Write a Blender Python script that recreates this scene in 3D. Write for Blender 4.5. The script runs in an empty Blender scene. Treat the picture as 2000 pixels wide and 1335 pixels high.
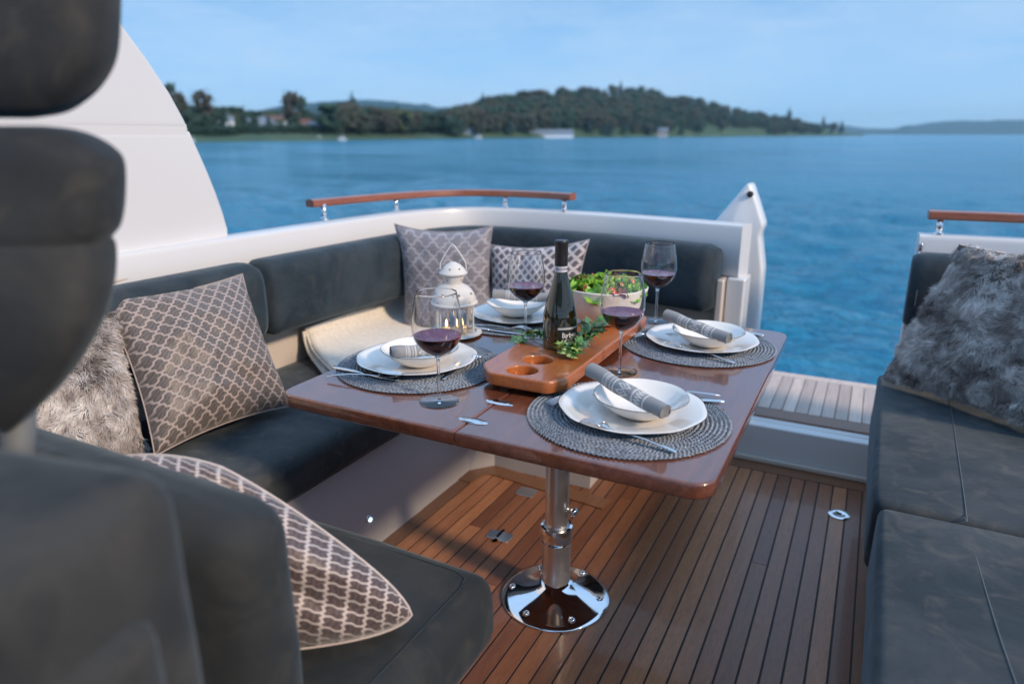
import bpy, bmesh, math, random
import numpy as np
from mathutils import Vector, Matrix, noise
random.seed(7); np.random.seed(7)
PI = math.pi
S = bpy.context.scene
C = bpy.data.collections.new('scene'); S.collection.children.link(C)

# ------------------------------------------------------------------ camera
EYE = 1.25
cam = bpy.data.cameras.new('camera'); camo = bpy.data.objects.new('camera', cam); C.objects.link(camo)
cam.sensor_width = 36; cam.lens = 1360 / 2000 * 36; cam.clip_end = 12000; cam.clip_start = .02
PITCH = math.atan(405 / 1360); YAW = math.atan(730 / math.hypot(1360, 405))
camo.location = (0, 0, EYE); camo.rotation_euler = (PI / 2 - PITCH, 0, YAW)
cam.dof.use_dof = True; cam.dof.focus_distance = 1.62; cam.dof.aperture_fstop = 2.0
S.camera = camo

# ------------------------------------------------------------------ world
SUN_TRAVEL = Vector((-1, .22, -.60)).normalized()
W = bpy.data.worlds.new('World'); S.world = W; W.use_nodes = True
nt = W.node_tree; nt.nodes.clear()
def wn(t, **k):
    n = nt.nodes.new(t)
    for a, b in k.items(): setattr(n, a, b)
    return n
out = wn('ShaderNodeOutputWorld'); bg = wn('ShaderNodeBackground'); nt.links.new(bg.outputs[0], out.inputs[0])
sky = wn('ShaderNodeTexSky'); sky.sky_type = 'NISHITA'; sky.sun_disc = False
d_ = -SUN_TRAVEL
sky.sun_elevation = math.asin(d_.z); sky.sun_rotation = math.atan2(d_.x, d_.y)
tc = wn('ShaderNodeTexCoord'); sep = wn('ShaderNodeSeparateXYZ'); nt.links.new(tc.outputs['Generated'], sep.inputs[0])
ramp = wn('ShaderNodeValToRGB'); nt.links.new(sep.outputs['Z'], ramp.inputs[0])
cr = ramp.color_ramp; cr.elements[0].position = 0; cr.elements[0].color = (.215, .375, .565, 1)
cr.elements[1].position = 1; cr.elements[1].color = (.32, .48, .70, 1)
e = cr.elements.new(.10); e.color = (.165, .315, .52, 1)
e = cr.elements.new(.22); e.color = (.105, .225, .415, 1)
e = cr.elements.new(.45); e.color = (.25, .41, .65, 1)
mp = wn('ShaderNodeMapping'); mp.inputs['Scale'].default_value = (1.2, 1.2, 5.5); nt.links.new(tc.outputs['Generated'], mp.inputs[0])
nz = wn('ShaderNodeTexNoise'); nz.inputs['Scale'].default_value = 2.2; nz.inputs['Detail'].default_value = 6; nz.inputs['Roughness'].default_value = .7
nt.links.new(mp.outputs[0], nz.inputs[0])
r2 = wn('ShaderNodeValToRGB'); nt.links.new(nz.outputs[0], r2.inputs[0])
r2.color_ramp.elements[0].position = .38; r2.color_ramp.elements[0].color = (0, 0, 0, 1)
r2.color_ramp.elements[1].position = .70; r2.color_ramp.elements[1].color = (1, 1, 1, 1)
mul = wn('ShaderNodeMath', operation='MULTIPLY'); nt.links.new(r2.outputs[0], mul.inputs[0]); mul.inputs[1].default_value = .8
mx = wn('ShaderNodeMix', data_type='RGBA'); nt.links.new(mul.outputs[0], mx.inputs[0]); nt.links.new(ramp.outputs[0], mx.inputs[6]); mx.inputs[7].default_value = (.265, .375, .52, 1)
mn = wn('ShaderNodeVectorMath', operation='SCALE'); nt.links.new(sky.outputs[0], mn.inputs[0]); mn.inputs['Scale'].default_value = .06
mx2 = wn('ShaderNodeMix', data_type='RGBA'); mx2.inputs[0].default_value = .9; nt.links.new(mn.outputs[0], mx2.inputs[6]); nt.links.new(mx.outputs[2], mx2.inputs[7])
nt.links.new(mx2.outputs[2], bg.inputs[0]); bg.inputs[1].default_value = 1.0

# ------------------------------------------------------------------ sun lamp (low warm key standing in for the cabin lamps)
sl = bpy.data.lights.new('sun', 'SUN'); sl.energy = 1.75; sl.color = (1, .76, .54); sl.angle = math.radians(7)
so = bpy.data.objects.new('sun', sl); C.objects.link(so)
so.rotation_euler = SUN_TRAVEL.to_track_quat('-Z', 'Y').to_euler(); so.location = (6, -2, 8)

S.view_settings.view_transform = 'Standard'; S.view_settings.look = 'None'
S.view_settings.exposure = 1.0; S.view_settings.gamma = 1; S.view_settings.use_curve_mapping = False
S.render.engine = 'CYCLES'
S.cycles.max_bounces = 10; S.cycles.transmission_bounces = 8; S.cycles.transparent_max_bounces = 12
S.cycles.diffuse_bounces = 3; S.cycles.glossy_bounces = 4; S.cycles.volume_bounces = 0
S.cycles.use_denoising = True; S.cycles.caustics_refractive = True; S.cycles.caustics_reflective = False
S.cycles.blur_glossy = .5; S.cycles.sample_clamp_indirect = 4

# ------------------------------------------------------------------ material helpers
class M:
    def __init__(s, name, color=(.5, .5, .5), rough=.5, metal=0, **kw):
        s.m = bpy.data.materials.new(name); s.m.use_nodes = True
        s.nt = s.m.node_tree; s.b = s.nt.nodes['Principled BSDF']
        s.b.inputs['Base Color'].default_value = (*color, 1); s.b.inputs['Roughness'].default_value = rough
        s.b.inputs['Metallic'].default_value = metal
        for k, v in kw.items(): s.b.inputs[k.replace('_', ' ')].default_value = v
    def n(s, t, ins=None, **k):
        n = s.nt.nodes.new(t)
        for a, b in k.items(): setattr(n, a, b)
        for a, b in (ins or {}).items():
            if hasattr(b, 'is_linked') or isinstance(b, bpy.types.NodeSocket): s.nt.links.new(b, n.inputs[a])
            else: n.inputs[a].default_value = b
        return n
    def l(s, a, b): s.nt.links.new(a, s.b.inputs[b] if isinstance(b, str) else b)
    def coord(s, kind='Object', scale=(1, 1, 1), rot=(0, 0, 0)):
        t = s.n('ShaderNodeTexCoord'); m = s.n('ShaderNodeMapping', {0: t.outputs[kind], 'Scale': scale, 'Rotation': rot}); return m.outputs[0]
    def noise(s, co, scale, detail=4, rough=.5, dist=0):
        return s.n('ShaderNodeTexNoise', {'Vector': co, 'Scale': scale, 'Detail': detail, 'Roughness': rough, 'Distortion': dist}).outputs[0]
    def ramp(s, f, stops):
        r = s.n('ShaderNodeValToRGB', {0: f}); c = r.color_ramp
        while len(c.elements) < len(stops): c.elements.new(.5)
        for e, (p, col) in zip(c.elements, stops):
            e.position = p; e.color = (*col, 1) if len(col) == 3 else col
        return r.outputs[0]
    def math(s, op, a, b=0., c=0.):
        return s.n('ShaderNodeMath', {0: a, 1: b, 2: c}, operation=op).outputs[0]
    def mix(s, f, a, b, mode='MIX'):
        n = s.n('ShaderNodeMix', data_type='RGBA', blend_type=mode)
        for i, v in ((0, f), (6, a), (7, b)):
            if isinstance(v, bpy.types.NodeSocket): s.nt.links.new(v, n.inputs[i])
            else: n.inputs[i].default_value = v if i == 0 else (*v, 1)
        return n.outputs[2]
    def bump(s, h, strength=.3, dist=.01, chain=None):
        b = s.n('ShaderNodeBump', {'Height': h, 'Strength': strength, 'Distance': dist})
        if chain: s.nt.links.new(chain, b.inputs['Normal'])
        s.nt.links.new(b.outputs[0], s.b.inputs['Normal']); return b.outputs[0]
MAT = {}
def simple(key, *a, **k):
    MAT[key] = M(key, *a, **k); return MAT[key]

# gelcoat
def gel(key, col, rough=.28):
    m = simple(key, col, rough, Coat_Weight=.4, Coat_Roughness=.08)
    co = m.coord(); f = m.noise(co, 3, 4); m.l(m.mix(m.math('MULTIPLY', f, .5), col, tuple(c * .86 for c in col)), 'Base Color')
    m.l(m.ramp(m.noise(co, 14, 5), [(0, (rough * .8,) * 3), (1, (rough * 1.5,) * 3)]), 'Roughness')
gel('gelcoat', (.66, .67, .69)); gel('gelcoat_grey', (.46, .45, .47), .4); gel('cream_panel', (.60, .54, .49), .5)
gel('hull_white', (.70, .73, .76))
# suede-like upholstery
def suede(key, a, b, warm, scale=5):
    m = simple(key, a, .75); co = m.coord()
    n1 = m.noise(co, scale, 6, .62, .6); n2 = m.noise(co, scale * 3.1, 5, .6, 1.2); n3 = m.noise(co, 420, 2)
    c = m.mix(m.ramp(n1, [(.40, (0, 0, 0)), (.62, (1, 1, 1))]), a, b)
    c = m.mix(m.math('MULTIPLY', m.ramp(n2, [(.5, (0, 0, 0)), (.7, (1, 1, 1))]), .45), c, warm)
    c = m.mix(m.math('MULTIPLY', n3, .25), c, (.01, .012, .015)); m.l(c, 'Base Color')
    m.b.inputs['Sheen Weight'].default_value = .22; m.b.inputs['Specular IOR Level'].default_value = .22; m.b.inputs['Sheen Roughness'].default_value = .4; m.b.inputs['Sheen Tint'].default_value = (.6, .75, .85, 1)
    m.l(m.ramp(n2, [(.3, (.62,) * 3), (.7, (.95,) * 3)]), 'Roughness')
    bn = m.bump(m.noise(co, 7, 3, .5, .4), .35, .02); m.bump(m.noise(co, 600, 2), .15, .001, bn)
suede('suede', (.018, .032, .045), (.038, .056, .072), (.072, .076, .078))
suede('suede_seat', (.028, .040, .050), (.062, .072, .080), (.15, .140, .130), 4)
suede('suede_dark', (.024, .029, .033), (.040, .044, .046), (.068, .066, .060), 4)
suede('suede_helm', (.026, .028, .030), (.050, .051, .050), (.082, .076, .066), 5)
simple('stitch', (.14, .155, .165), .7); simple('dark_gap', (.012, .013, .015), .8)
# chrome
m = simple('chrome', (.82, .83, .85), .06, 1); co = m.coord(); m.l(m.ramp(m.noise(co, 30, 4), [(.3, (.03,) * 3), (.7, (.11,) * 3)]), 'Roughness')
m = simple('steel', (.74, .73, .72), .3, 1); co = m.coord(scale=(1, 1, 1)); m.l(m.ramp(m.noise(co, 20, 3), [(.3, (.28,) * 3), (.7, (.38,) * 3)]), 'Roughness')
simple('cutlery_steel', (.74, .74, .75), .13, 1)
# varnished table wood
def wood(key, c1, c2, c3, axis_scale, rough, coat, var=0, bumpd=.0006):
    m = simple(key, c1, rough); co = m.coord(scale=axis_scale)
    if var:
        oi = m.n('ShaderNodeObjectInfo'); cv = m.n('ShaderNodeVectorMath', {0: co, 1: (0, 0, 0)}, operation='ADD')
        ml = m.math('MULTIPLY', oi.outputs['Random'], 57.); cx = m.n('ShaderNodeCombineXYZ', {0: ml, 1: ml, 2: ml}); m.l(cx.outputs[0], cv.inputs[1]); co = cv.outputs[0]
    g = m.noise(co, 5, 7, .62, .8); g2 = m.noise(co, 38, 3, .6)
    c = m.mix(m.ramp(g, [(.32, (0, 0, 0)), (.68, (1, 1, 1))]), c1, c2)
    c = m.mix(m.math('MULTIPLY', m.ramp(g2, [(.45, (0, 0, 0)), (.75, (1, 1, 1))]), .55), c, c3)
    if var:
        h = m.n('ShaderNodeHueSaturation', {'Color': c}); m.l(m.ramp(oi.outputs['Random'], [(0, (1 - var,) * 3), (1, (1 + var,) * 3)]), h.inputs['Value'])
        m.l(m.math('ADD', m.math('MULTIPLY', oi.outputs['Random'], .010), .492), h.inputs['Hue']); c = h.outputs[0]
    m.l(c, 'Base Color'); m.b.inputs['Coat Weight'].default_value = coat; m.b.inputs['Coat Roughness'].default_value = .05
    m.l(m.ramp(g, [(0, (rough * .8,) * 3), (1, (rough * 1.25,) * 3)]), 'Roughness'); m.bump(g2, .4, bumpd)
    return m
wood('mahogany', (.110, .034, .018), (.205, .068, .034), (.050, .016, .010), (7, .55, 7), .24, 1, 0, .0002); MAT['mahogany'].b.inputs['Coat IOR'].default_value = 1.6
wood('board_wood', (.36, .105, .030), (.46, .155, .045), (.22, .055, .016), (5, .6, 5), .3, .6, 0, .0002)
wood('deck_teak', (.265, .108, .048), (.350, .155, .070), (.165, .062, .032), (7, .9, 7), .36, .22, .40)
wood('margin_teak', (.17, .08, .042), (.24, .115, .06), (.10, .045, .024), (12, 1.2, 12), .42, .12)
wood('pale_teak', (.46, .36, .31), (.60, .50, .44), (.34, .25, .21), (14, .9, 14), .5, .05, .2)
wood('rail_wood', (.22, .060, .024), (.32, .095, .036), (.12, .03, .012), (2, 2, 8), .3, .6)
simple('caulk', (.012, .013, .015), .6)

# ceramics, glass
m = simple('ceramic', (.80, .78, .75), .12, Coat_Weight=.5, Coat_Roughness=.04)
m = simple('ceramic_rim', (.10, .075, .06), .35)
simple('salad_ceramic', (.80, .73, .68), .3)
m = simple('clear_glass', (1, 1, 1), .0, Transmission_Weight=1, IOR=1.5)
m = simple('lantern_pane', (1, 1, 1), .02, Transmission_Weight=1, IOR=1.45)
m = simple('wine', (.008, .0003, .0012), .02, IOR=1.33); simple('wine_top', (.012, .0005, .004), .01, IOR=1.6, Coat_Weight=1, Coat_Roughness=0, Coat_IOR=1.6)
m = simple('wine_edge', (.45, .02, .10), .05, Transmission_Weight=.5, IOR=1.34)
m = simple('bottle_glass', (.016, .014, .002), .03, Transmission_Weight=.15, IOR=1.5, Coat_Weight=1, Coat_Roughness=.02)
simple('bottle_capsule', (.016, .016, .018), .38); simple('bottle_label', (.012, .012, .014), .45); simple('label_print', (.75, .75, .75), .5)
simple('silver_print', (.55, .55, .57), .4, .4); simple('neck_label', (.55, .55, .60), .5)
m = simple('lantern_white', (.64, .63, .61), .35); m.bump(m.noise(m.coord(), 60, 3), .1, .001)
simple('dark_hole', (.02, .02, .02), .8); simple('candle_wax', (.75, .66, .5), .5, Subsurface_Weight=.3)
m = simple('flame', (1, .6, .2), .5, Emission_Strength=7); m.b.inputs['Emission Color'].default_value = (1, .55, .16, 1)
m = simple('led', (.8, .9, 1), .3, Emission_Strength=1.2); m.b.inputs['Emission Color'].default_value = (.65, .9, 1, 1)
# placemat
m = simple('placemat', (.085, .10, .125), .42); oi = m.noise(m.coord(), 160, 2)
m.l(m.ramp(oi, [(.3, (.09, .11, .14)), (.7, (.30, .35, .42))]), 'Base Color')
simple('placemat_base', (.02, .024, .03), .8)
# leaves
def leafm(key, a, b, rough=.4, sc=60):
    m = simple(key, a, rough, Subsurface_Weight=.08); m.l(m.ramp(m.noise(m.coord(), sc, 4), [(.35, a), (.68, b)]), 'Base Color')
    m.b.inputs['Subsurface Radius'].default_value = (.01, .01, .01)
leafm('lettuce', (.10, .30, .02), (.32, .55, .08)); leafm('lettuce_dark', (.05, .17, .02), (.15, .33, .05))
leafm('tomato', (.50, .07, .03), (.62, .20, .10), .15); leafm('radicchio', (.30, .05, .05), (.5, .20, .15))
leafm('ivy', (.04, .14, .035), (.10, .27, .07), .35, 90); leafm('ivy_pale', (.20, .34, .07), (.42, .52, .18), .4, 90); leafm('ivy_blue', (.06, .16, .10), (.14, .30, .20), .3, 120)
simple('ivy_stem', (.10, .07, .03), .6)
# trellis fabric
def trellis(key, cell, line, n, sheen=.2, wid=.085, wob=.05, cell2=None, metal=0):
    m = simple(key, cell, .5); t = m.n('ShaderNodeTexCoord'); s = m.n('ShaderNodeSeparateXYZ', {0: t.outputs['UV']})
    nn = m.noise(t.outputs['UV'], 3, 3)
    u = m.math('MULTIPLY', s.outputs[0], n); v = m.math('MULTIPLY', s.outputs[1], n)
    p = m.math('ADD', u, v); q = m.math('SUBTRACT', u, v)
    def lin(a, b):
        w = m.math('MULTIPLY', m.math('SINE', m.math('MULTIPLY', b, 4 * PI)), wob)
        f = m.math('FRACT', m.math('ADD', m.math('ADD', a, w), 100.)); f = m.math('ABSOLUTE', m.math('SUBTRACT', f, .5))
        return f
    mxv = m.math('MAXIMUM', lin(p, q), lin(q, p))
    mask = m.ramp(mxv, [(.5 - wid - .02, (0, 0, 0)), (.5 - wid + .02, (1, 1, 1))])
    wr = m.n('ShaderNodeTexWave', {'Vector': m.coord('UV', (1, 1, 1), (0, 0, .9)), 'Scale': n * 1.6, 'Distortion': 6, 'Detail': 2, 'Detail Scale': 2.}).outputs[1]
    cc = m.mix(wr, cell, cell2 or tuple(c * 1.7 for c in cell))
    m.l(m.mix(mask, cc, line), 'Base Color'); m.l(m.ramp(mask, [(0, (.48,) * 3), (1, (.7,) * 3)]), 'Roughness')
    m.b.inputs['Sheen Weight'].default_value = sheen
    h = m.math('ADD', m.math('MULTIPLY', mask, .8), m.math('MULTIPLY', wr, .35)); bn = m.bump(h, .35, .0016)
    m.bump(nn, .6, .03, bn)
trellis('trellis_brown', (.085, .072, .068), (.36, .30, .28), 9.5, metal=.2)
trellis('trellis_near', (.075, .055, .055), (.56, .49, .47), 10.5, wid=.085)
trellis('trellis_silver', (.17, .165, .19), (.33, .32, .36), 6, wid=.10, cell2=(.22, .21, .24))
trellis('trellis_dots', (.08, .075, .09), (.50, .47, .49), 9, wid=.16, wob=.03, cell2=(.10, .09, .11))
# fur
def fur(key, dark, mid, light, sc):
    m = simple(key, mid, .7); co = m.coord(); f = m.noise(co, sc, 5, .6, 1.0); f2 = m.noise(co, 60, 2)
    c = m.ramp(f, [(.36, dark), (.50, mid), (.64, light)]); c = m.mix(m.math('MULTIPLY', f2, .5), c, dark); m.l(c, 'Base Color')
    m.b.inputs['Sheen Weight'].default_value = .3
fur('fur_grey', (.20, .17, .16), (.50, .46, .445), (1, .97, .95), 8)
fur('fur_side', (.34, .30, .29), (.72, .68, .67), (.95, .93, .92), 11)
simple('fur_skin', (.10, .09, .088), .9)
m = simple('blanket_wool', (.6, .55, .48), .9); f = m.noise(m.coord(), 70, 5, .7); m.l(m.ramp(f, [(.3, (.66, .62, .55)), (.7, (.86, .83, .78))]), 'Base Color'); m.bump(f, .9, .006); m.b.inputs['Sheen Weight'].default_value = .4
simple('blanket_edge', (.20, .15, .12), .9)
# napkin with knitted band print
m = simple('napkin', (.2, .2, .2), .85); t = m.n('ShaderNodeTexCoord'); s = m.n('ShaderNodeSeparateXYZ', {0: t.outputs['UV']})
U, V = s.outputs[0], s.outputs[1]
def band(lo, hi): return m.math('MULTIPLY', m.math('GREATER_THAN', U, lo), m.math('LESS_THAN', U, hi))
tri = m.math('PINGPONG', m.math('MULTIPLY', V, 6.), .5); dx = m.math('ABSOLUTE', m.math('SUBTRACT', U, .52))
dia = m.math('LESS_THAN', m.math('ABSOLUTE', m.math('SUBTRACT', m.math('ADD', tri, m.math('MULTIPLY', dx, 6.)), .42)), .09)
dia2 = m.math('LESS_THAN', m.math('ADD', tri, m.math('MULTIPLY', dx, 6.)), .13)
core = m.math('MULTIPLY', m.math('MAXIMUM', dia, dia2), band(.43, .61))
zz = m.math('MULTIPLY', m.math('LESS_THAN', m.math('ABSOLUTE', m.math('SUBTRACT', m.math('PINGPONG', m.math('MULTIPLY', V, 14.), .5), m.math('MULTIPLY', m.math('SUBTRACT', U, .67), 7.))), .16), band(.67, .75))
zz2 = m.math('MULTIPLY', m.math('GREATER_THAN', m.math('PINGPONG', m.math('MULTIPLY', V, 20.), .5), .24), m.math('MAXIMUM', band(.27, .31), band(.34, .36)))
st = m.math('MAXIMUM', m.math('MAXIMUM', band(.385, .405), band(.635, .655)), m.math('MAXIMUM', band(.24, .25), band(.77, .785)))
al = m.math('MAXIMUM', m.math('MAXIMUM', core, zz), m.math('MAXIMUM', st, zz2))
wv = m.noise(m.coord('UV', (160, 60, 1)), 1, 2)
c = m.mix(m.math('MULTIPLY', al, m.ramp(wv, [(.3, (.5,) * 3), (.6, (.95,) * 3)])), (.31, .32, .335), (.80, .81, .82)); m.l(m.mix(m.math('MULTIPLY', wv, .35), c, (.05, .05, .055)), 'Base Color'); m.bump(wv, .3, .001)
# water
m = simple('water', (.004, .045, .085), .14, IOR=1.33)
co = m.coord()
n1 = m.noise(m.coord(scale=(1, 1.8, 1), rot=(0, 0, .5)), 1.9, 5, .6, .5); n2 = m.noise(m.coord(scale=(1, 2.0, 1), rot=(0, 0, .35)), 6.5, 4, .6, .4); n3 = m.noise(m.coord(scale=(1, 1, 1)), .05, 3)
m.l(m.mix(n3, (.006, .17, .31), (.016, .26, .45)), 'Base Color')
n0 = m.noise(m.coord(scale=(1, 2.2, 1), rot=(0, 0, .45)), .42, 4, .6, .4); m.l(m.ramp(m.noise(m.coord(scale=(1, 2.5, 1), rot=(0, 0, .4)), .035, 3, .6), [(.35, (.06,) * 3), (.65, (.24,) * 3)]), 'Roughness'); b0 = m.bump(n0, .8, .55)
b1 = m.bump(n1, 1, .34, b0); m.bump(n2, .9, .065, b1)
# land
def patch(key, a, b, c, sc, rough=.9):
    m = simple(key, a, rough); f = m.noise(m.coord(), sc, 6, .65); m.l(m.ramp(f, [(.3, a), (.52, b), (.72, c)]), 'Base Color')
patch('grass_bank', (.022, .060, .035), (.04, .085, .042), (.08, .10, .05), .06)
patch('far_forest', (.006, .045, .065), (.010, .055, .075), (.02, .065, .075), .05)  # blue of distance haze mixed into the forest's own colour
for k, a, b in (('green_crown', (.010, .038, .028), (.028, .065, .042)), ('pine_crown', (.004, .026, .028), (.010, .045, .042)), ('olive_crown', (.035, .058, .028), (.075, .095, .042)), ('rust_crown', (.030, .036, .028), (.056, .050, .036)), ('dull_crown', (.035, .045, .032), (.065, .066, .045))):
    patch(k, a, tuple((x + y) / 2 for x, y in zip(a, b)), b, .6)
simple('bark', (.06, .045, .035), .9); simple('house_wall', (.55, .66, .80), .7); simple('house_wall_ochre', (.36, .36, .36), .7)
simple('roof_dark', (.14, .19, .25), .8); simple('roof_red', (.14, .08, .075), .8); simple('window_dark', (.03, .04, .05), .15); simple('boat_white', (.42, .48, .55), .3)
def mt(k): return MAT[k].m

# ------------------------------------------------------------------ mesh helpers
def mesh_from(name, verts, faces, smooth=True):
    me = bpy.data.meshes.new(name); me.from_pydata([tuple(v) for v in verts], [], faces); me.update()
    if smooth: me.polygons.foreach_set('use_smooth', [True] * len(me.polygons))
    return me
def bm_mesh(name, bm, smooth=True, angle=None):
    bmesh.ops.recalc_face_normals(bm, faces=bm.faces)
    me = bpy.data.meshes.new(name); bm.to_mesh(me); bm.free()
    if smooth:
        me.polygons.foreach_set('use_smooth', [True] * len(me.polygons))
        if angle: me.set_sharp_from_angle(angle=angle)
    return me
def obj(name, me, mat=None, parent=None, kind=None):
    me.name = name
    o = bpy.data.objects.new(name, me); C.objects.link(o)
    if mat:
        for mm in (mat if isinstance(mat, (list, tuple)) else [mat]): me.materials.append(mt(mm))
    if parent:
        o.parent = parent; o.matrix_parent_inverse = parent.matrix_basis.inverted()
    if kind: o['kind'] = kind
    return o
def tag(o, label=None, cat=None, group=None, kind=None):
    if label: o['label'] = label
    if cat: o['category'] = cat
    if group: o['group'] = group
    if kind: o['kind'] = kind
    return o
def thing(name, label, cat, loc=(0, 0, 0), group=None):
    o = bpy.data.objects.new(name, None); C.objects.link(o); o.empty_display_size = .05
    o.location = loc; o.matrix_basis = Matrix.Translation(loc); return tag(o, label, cat, group)
def copy_tree(o, M4=None, label=None, group=None):
    r = o.copy(); C.objects.link(r)
    kids = [(ch, r) for ch in o.children]
    while kids:
        ch, p = kids.pop(); c = ch.copy(); C.objects.link(c); c.parent = p
        kids += [(g, c) for g in ch.children]
    if M4 is not None: r.matrix_basis = M4
    if label: r['label'] = label
    if group: r['group'] = group
    return r
def flatten_big(me):
    ar = np.array([p.area for p in me.polygons]); th = ar.max() * .12
    for p in me.polygons:
        if p.area > th: p.use_smooth = False
    return me
def box(x0, x1, y0, y1, z0, z1, r=.0, seg=3, angle=None, puff=0):
    bm = bmesh.new(); bmesh.ops.create_cube(bm, size=1)
    for v in bm.verts: v.co = Vector(((x0 + x1) / 2 + v.co.x * (x1 - x0), (y0 + y1) / 2 + v.co.y * (y1 - y0), (z0 + z1) / 2 + v.co.z * (z1 - z0)))
    if r: bmesh.ops.bevel(bm, geom=list(bm.edges), offset=r, segments=seg, profile=.5, affect='EDGES')
    return flatten_big(bm_mesh('m', bm, bool(r), angle))
def cushion(x0, x1, y0, y1, z0, z1, r, puff=.012, n=(26, 26)):
    # soft upholstered block: subdivided faces, swollen a little, with rounded edges
    bm = bmesh.new(); bmesh.ops.create_cube(bm, size=2)
    bmesh.ops.subdivide_edges(bm, edges=list(bm.edges), cuts=16, use_grid_fill=True)
    h = Vector(((x1 - x0) / 2, (y1 - y0) / 2, (z1 - z0) / 2)); c = Vector(((x0 + x1) / 2, (y0 + y1) / 2, (z0 + z1) / 2))
    def warp(t, hh):   # concentrate cuts near the rims
        s = math.copysign(1, t); a = abs(t); k = .75
        return s * ((a / k) * (hh - r) if a < k else hh - r + (a - k) / (1 - k) * r)
    for v in bm.verts:
        p = Vector((warp(v.co.x, h.x), warp(v.co.y, h.y), warp(v.co.z, h.z)))
        q = Vector([max(-(h[i] - r), min(h[i] - r, p[i])) for i in range(3)]); d = p - q
        if d.length > 1e-9: p = q + d.normalized() * r
        m_ = [1 - min(1, abs(p[i]) / h[i]) ** 4 for i in range(3)]
        if abs(v.co.z) > .99: p.z += math.copysign(puff * m_[0] * m_[1], p.z)
        if abs(v.co.x) > .99: p.x += math.copysign(puff * m_[1] * m_[2], p.x)
        if abs(v.co.y) > .99: p.y += math.copysign(puff * m_[0] * m_[2], p.y)
        w = c + p; nn = noise.noise(w * 6) * .004 + noise.noise(w * 17) * .0012
        v.co = w + p.normalized() * nn
    return bm_mesh('m', bm)
def prism(poly, z0, z1, bev=.0, seg=3, round_=0):
    bm = bmesh.new(); vs = [bm.verts.new((x, y, z0)) for x, y in poly]; f = bm.faces.new(vs)
    ex = bmesh.ops.extrude_face_region(bm, geom=[f]); up = [g for g in ex['geom'] if isinstance(g, bmesh.types.BMVert)]
    bmesh.ops.translate(bm, verts=up, vec=(0, 0, z1 - z0))
    if round_:
        ed = [e for e in bm.edges if abs(e.verts[0].co.z - e.verts[1].co.z) > 1e-5]
        bmesh.ops.bevel(bm, geom=ed, offset=round_, segments=8, profile=.5, affect='EDGES')
    if bev:
        ed = [e for e in bm.edges if abs(e.verts[0].co.z - e.verts[1].co.z) < 1e-5]
        bmesh.ops.bevel(bm, geom=ed, offset=bev, segments=seg, profile=.5, affect='EDGES')
    me = bm_mesh('m', bm, True, math.radians(35))
    for p in me.polygons:
        if len(p.vertices) > 4 or abs(p.normal.z) > .999: p.use_smooth = False
    return me
def lathe(prof, seg=48, cx=0, cy=0, close=False, wave=None, ang=50):
    vs, fs = [], []
    for r, z in prof:
        for i in range(seg):
            a = 2 * PI * i / seg; rr = r * (wave(a, r) if wave else 1); vs.append((cx + rr * math.cos(a), cy + rr * math.sin(a), z))
    n = len(prof)
    for k in range(n - 1 + (1 if close else 0)):
        for i in range(seg):
            a = k * seg + i; b = k * seg + (i + 1) % seg; k2 = (k + 1) % n; c_ = k2 * seg + (i + 1) % seg; d = k2 * seg + i
            fs.append((a, b, c_, d))
    bm = bmesh.new(); bv = [bm.verts.new(v) for v in vs]
    for f in fs: bm.faces.new([bv[i] for i in f])
    bmesh.ops.remove_doubles(bm, verts=bm.verts, dist=1e-6)
    for r_, idx in ((prof[0][0], 0), (prof[-1][0], n - 1)):
        if r_ > 1e-5 and not close:
            try: bm.faces.new([bv[idx * seg + i] for i in range(seg)])
            except Exception: pass
    return bm_mesh('m', bm, True, math.radians(ang))
def tube(path, r, seg=10, cap=True):
    path = [Vector(p) for p in path]; vs, fs = [], []; rs = r if isinstance(r, (list, tuple)) else [r] * len(path)
    up = None
    for i, p in enumerate(path):
        t = (path[min(i + 1, len(path) - 1)] - path[max(i - 1, 0)]).normalized()
        if up is None: up = t.orthogonal().normalized()
        up = (up - t * up.dot(t)).normalized(); s = t.cross(up)
        for k in range(seg):
            a = 2 * PI * k / seg; vs.append(p + (up * math.cos(a) + s * math.sin(a)) * rs[i])
    for i in range(len(path) - 1):
        for k in range(seg): fs.append((i * seg + k, i * seg + (k + 1) % seg, (i + 1) * seg + (k + 1) % seg, (i + 1) * seg + k))
    if cap: fs += [tuple(range(seg))[::-1], tuple(range((len(path) - 1) * seg, len(path) * seg))]
    return mesh_from('m', vs, fs)
def smooth_path(pts, n=8):
    P = [Vector(p) for p in pts]; out = []
    for i in range(len(P) - 1):
        a, b, c, d = P[max(i - 1, 0)], P[i], P[i + 1], P[min(i + 2, len(P) - 1)]
        for k in range(n):
            t = k / n; out.append(.5 * ((2 * b) + (c - a) * t + (2 * a - 5 * b + 4 * c - d) * t * t + (3 * b - a - 3 * c + d) * t ** 3))
    out.append(P[-1]); return out
def offset_path(path, d):
    o = []
    for i, p in enumerate(path):
        t = (path[min(i + 1, len(path) - 1)] - path[max(i - 1, 0)]); t = Vector((t.x, t.y)).normalized(); nrm = Vector((t.y, -t.x)); o.append(Vector((p.x, p.y)) + nrm * d)
    return o
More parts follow.
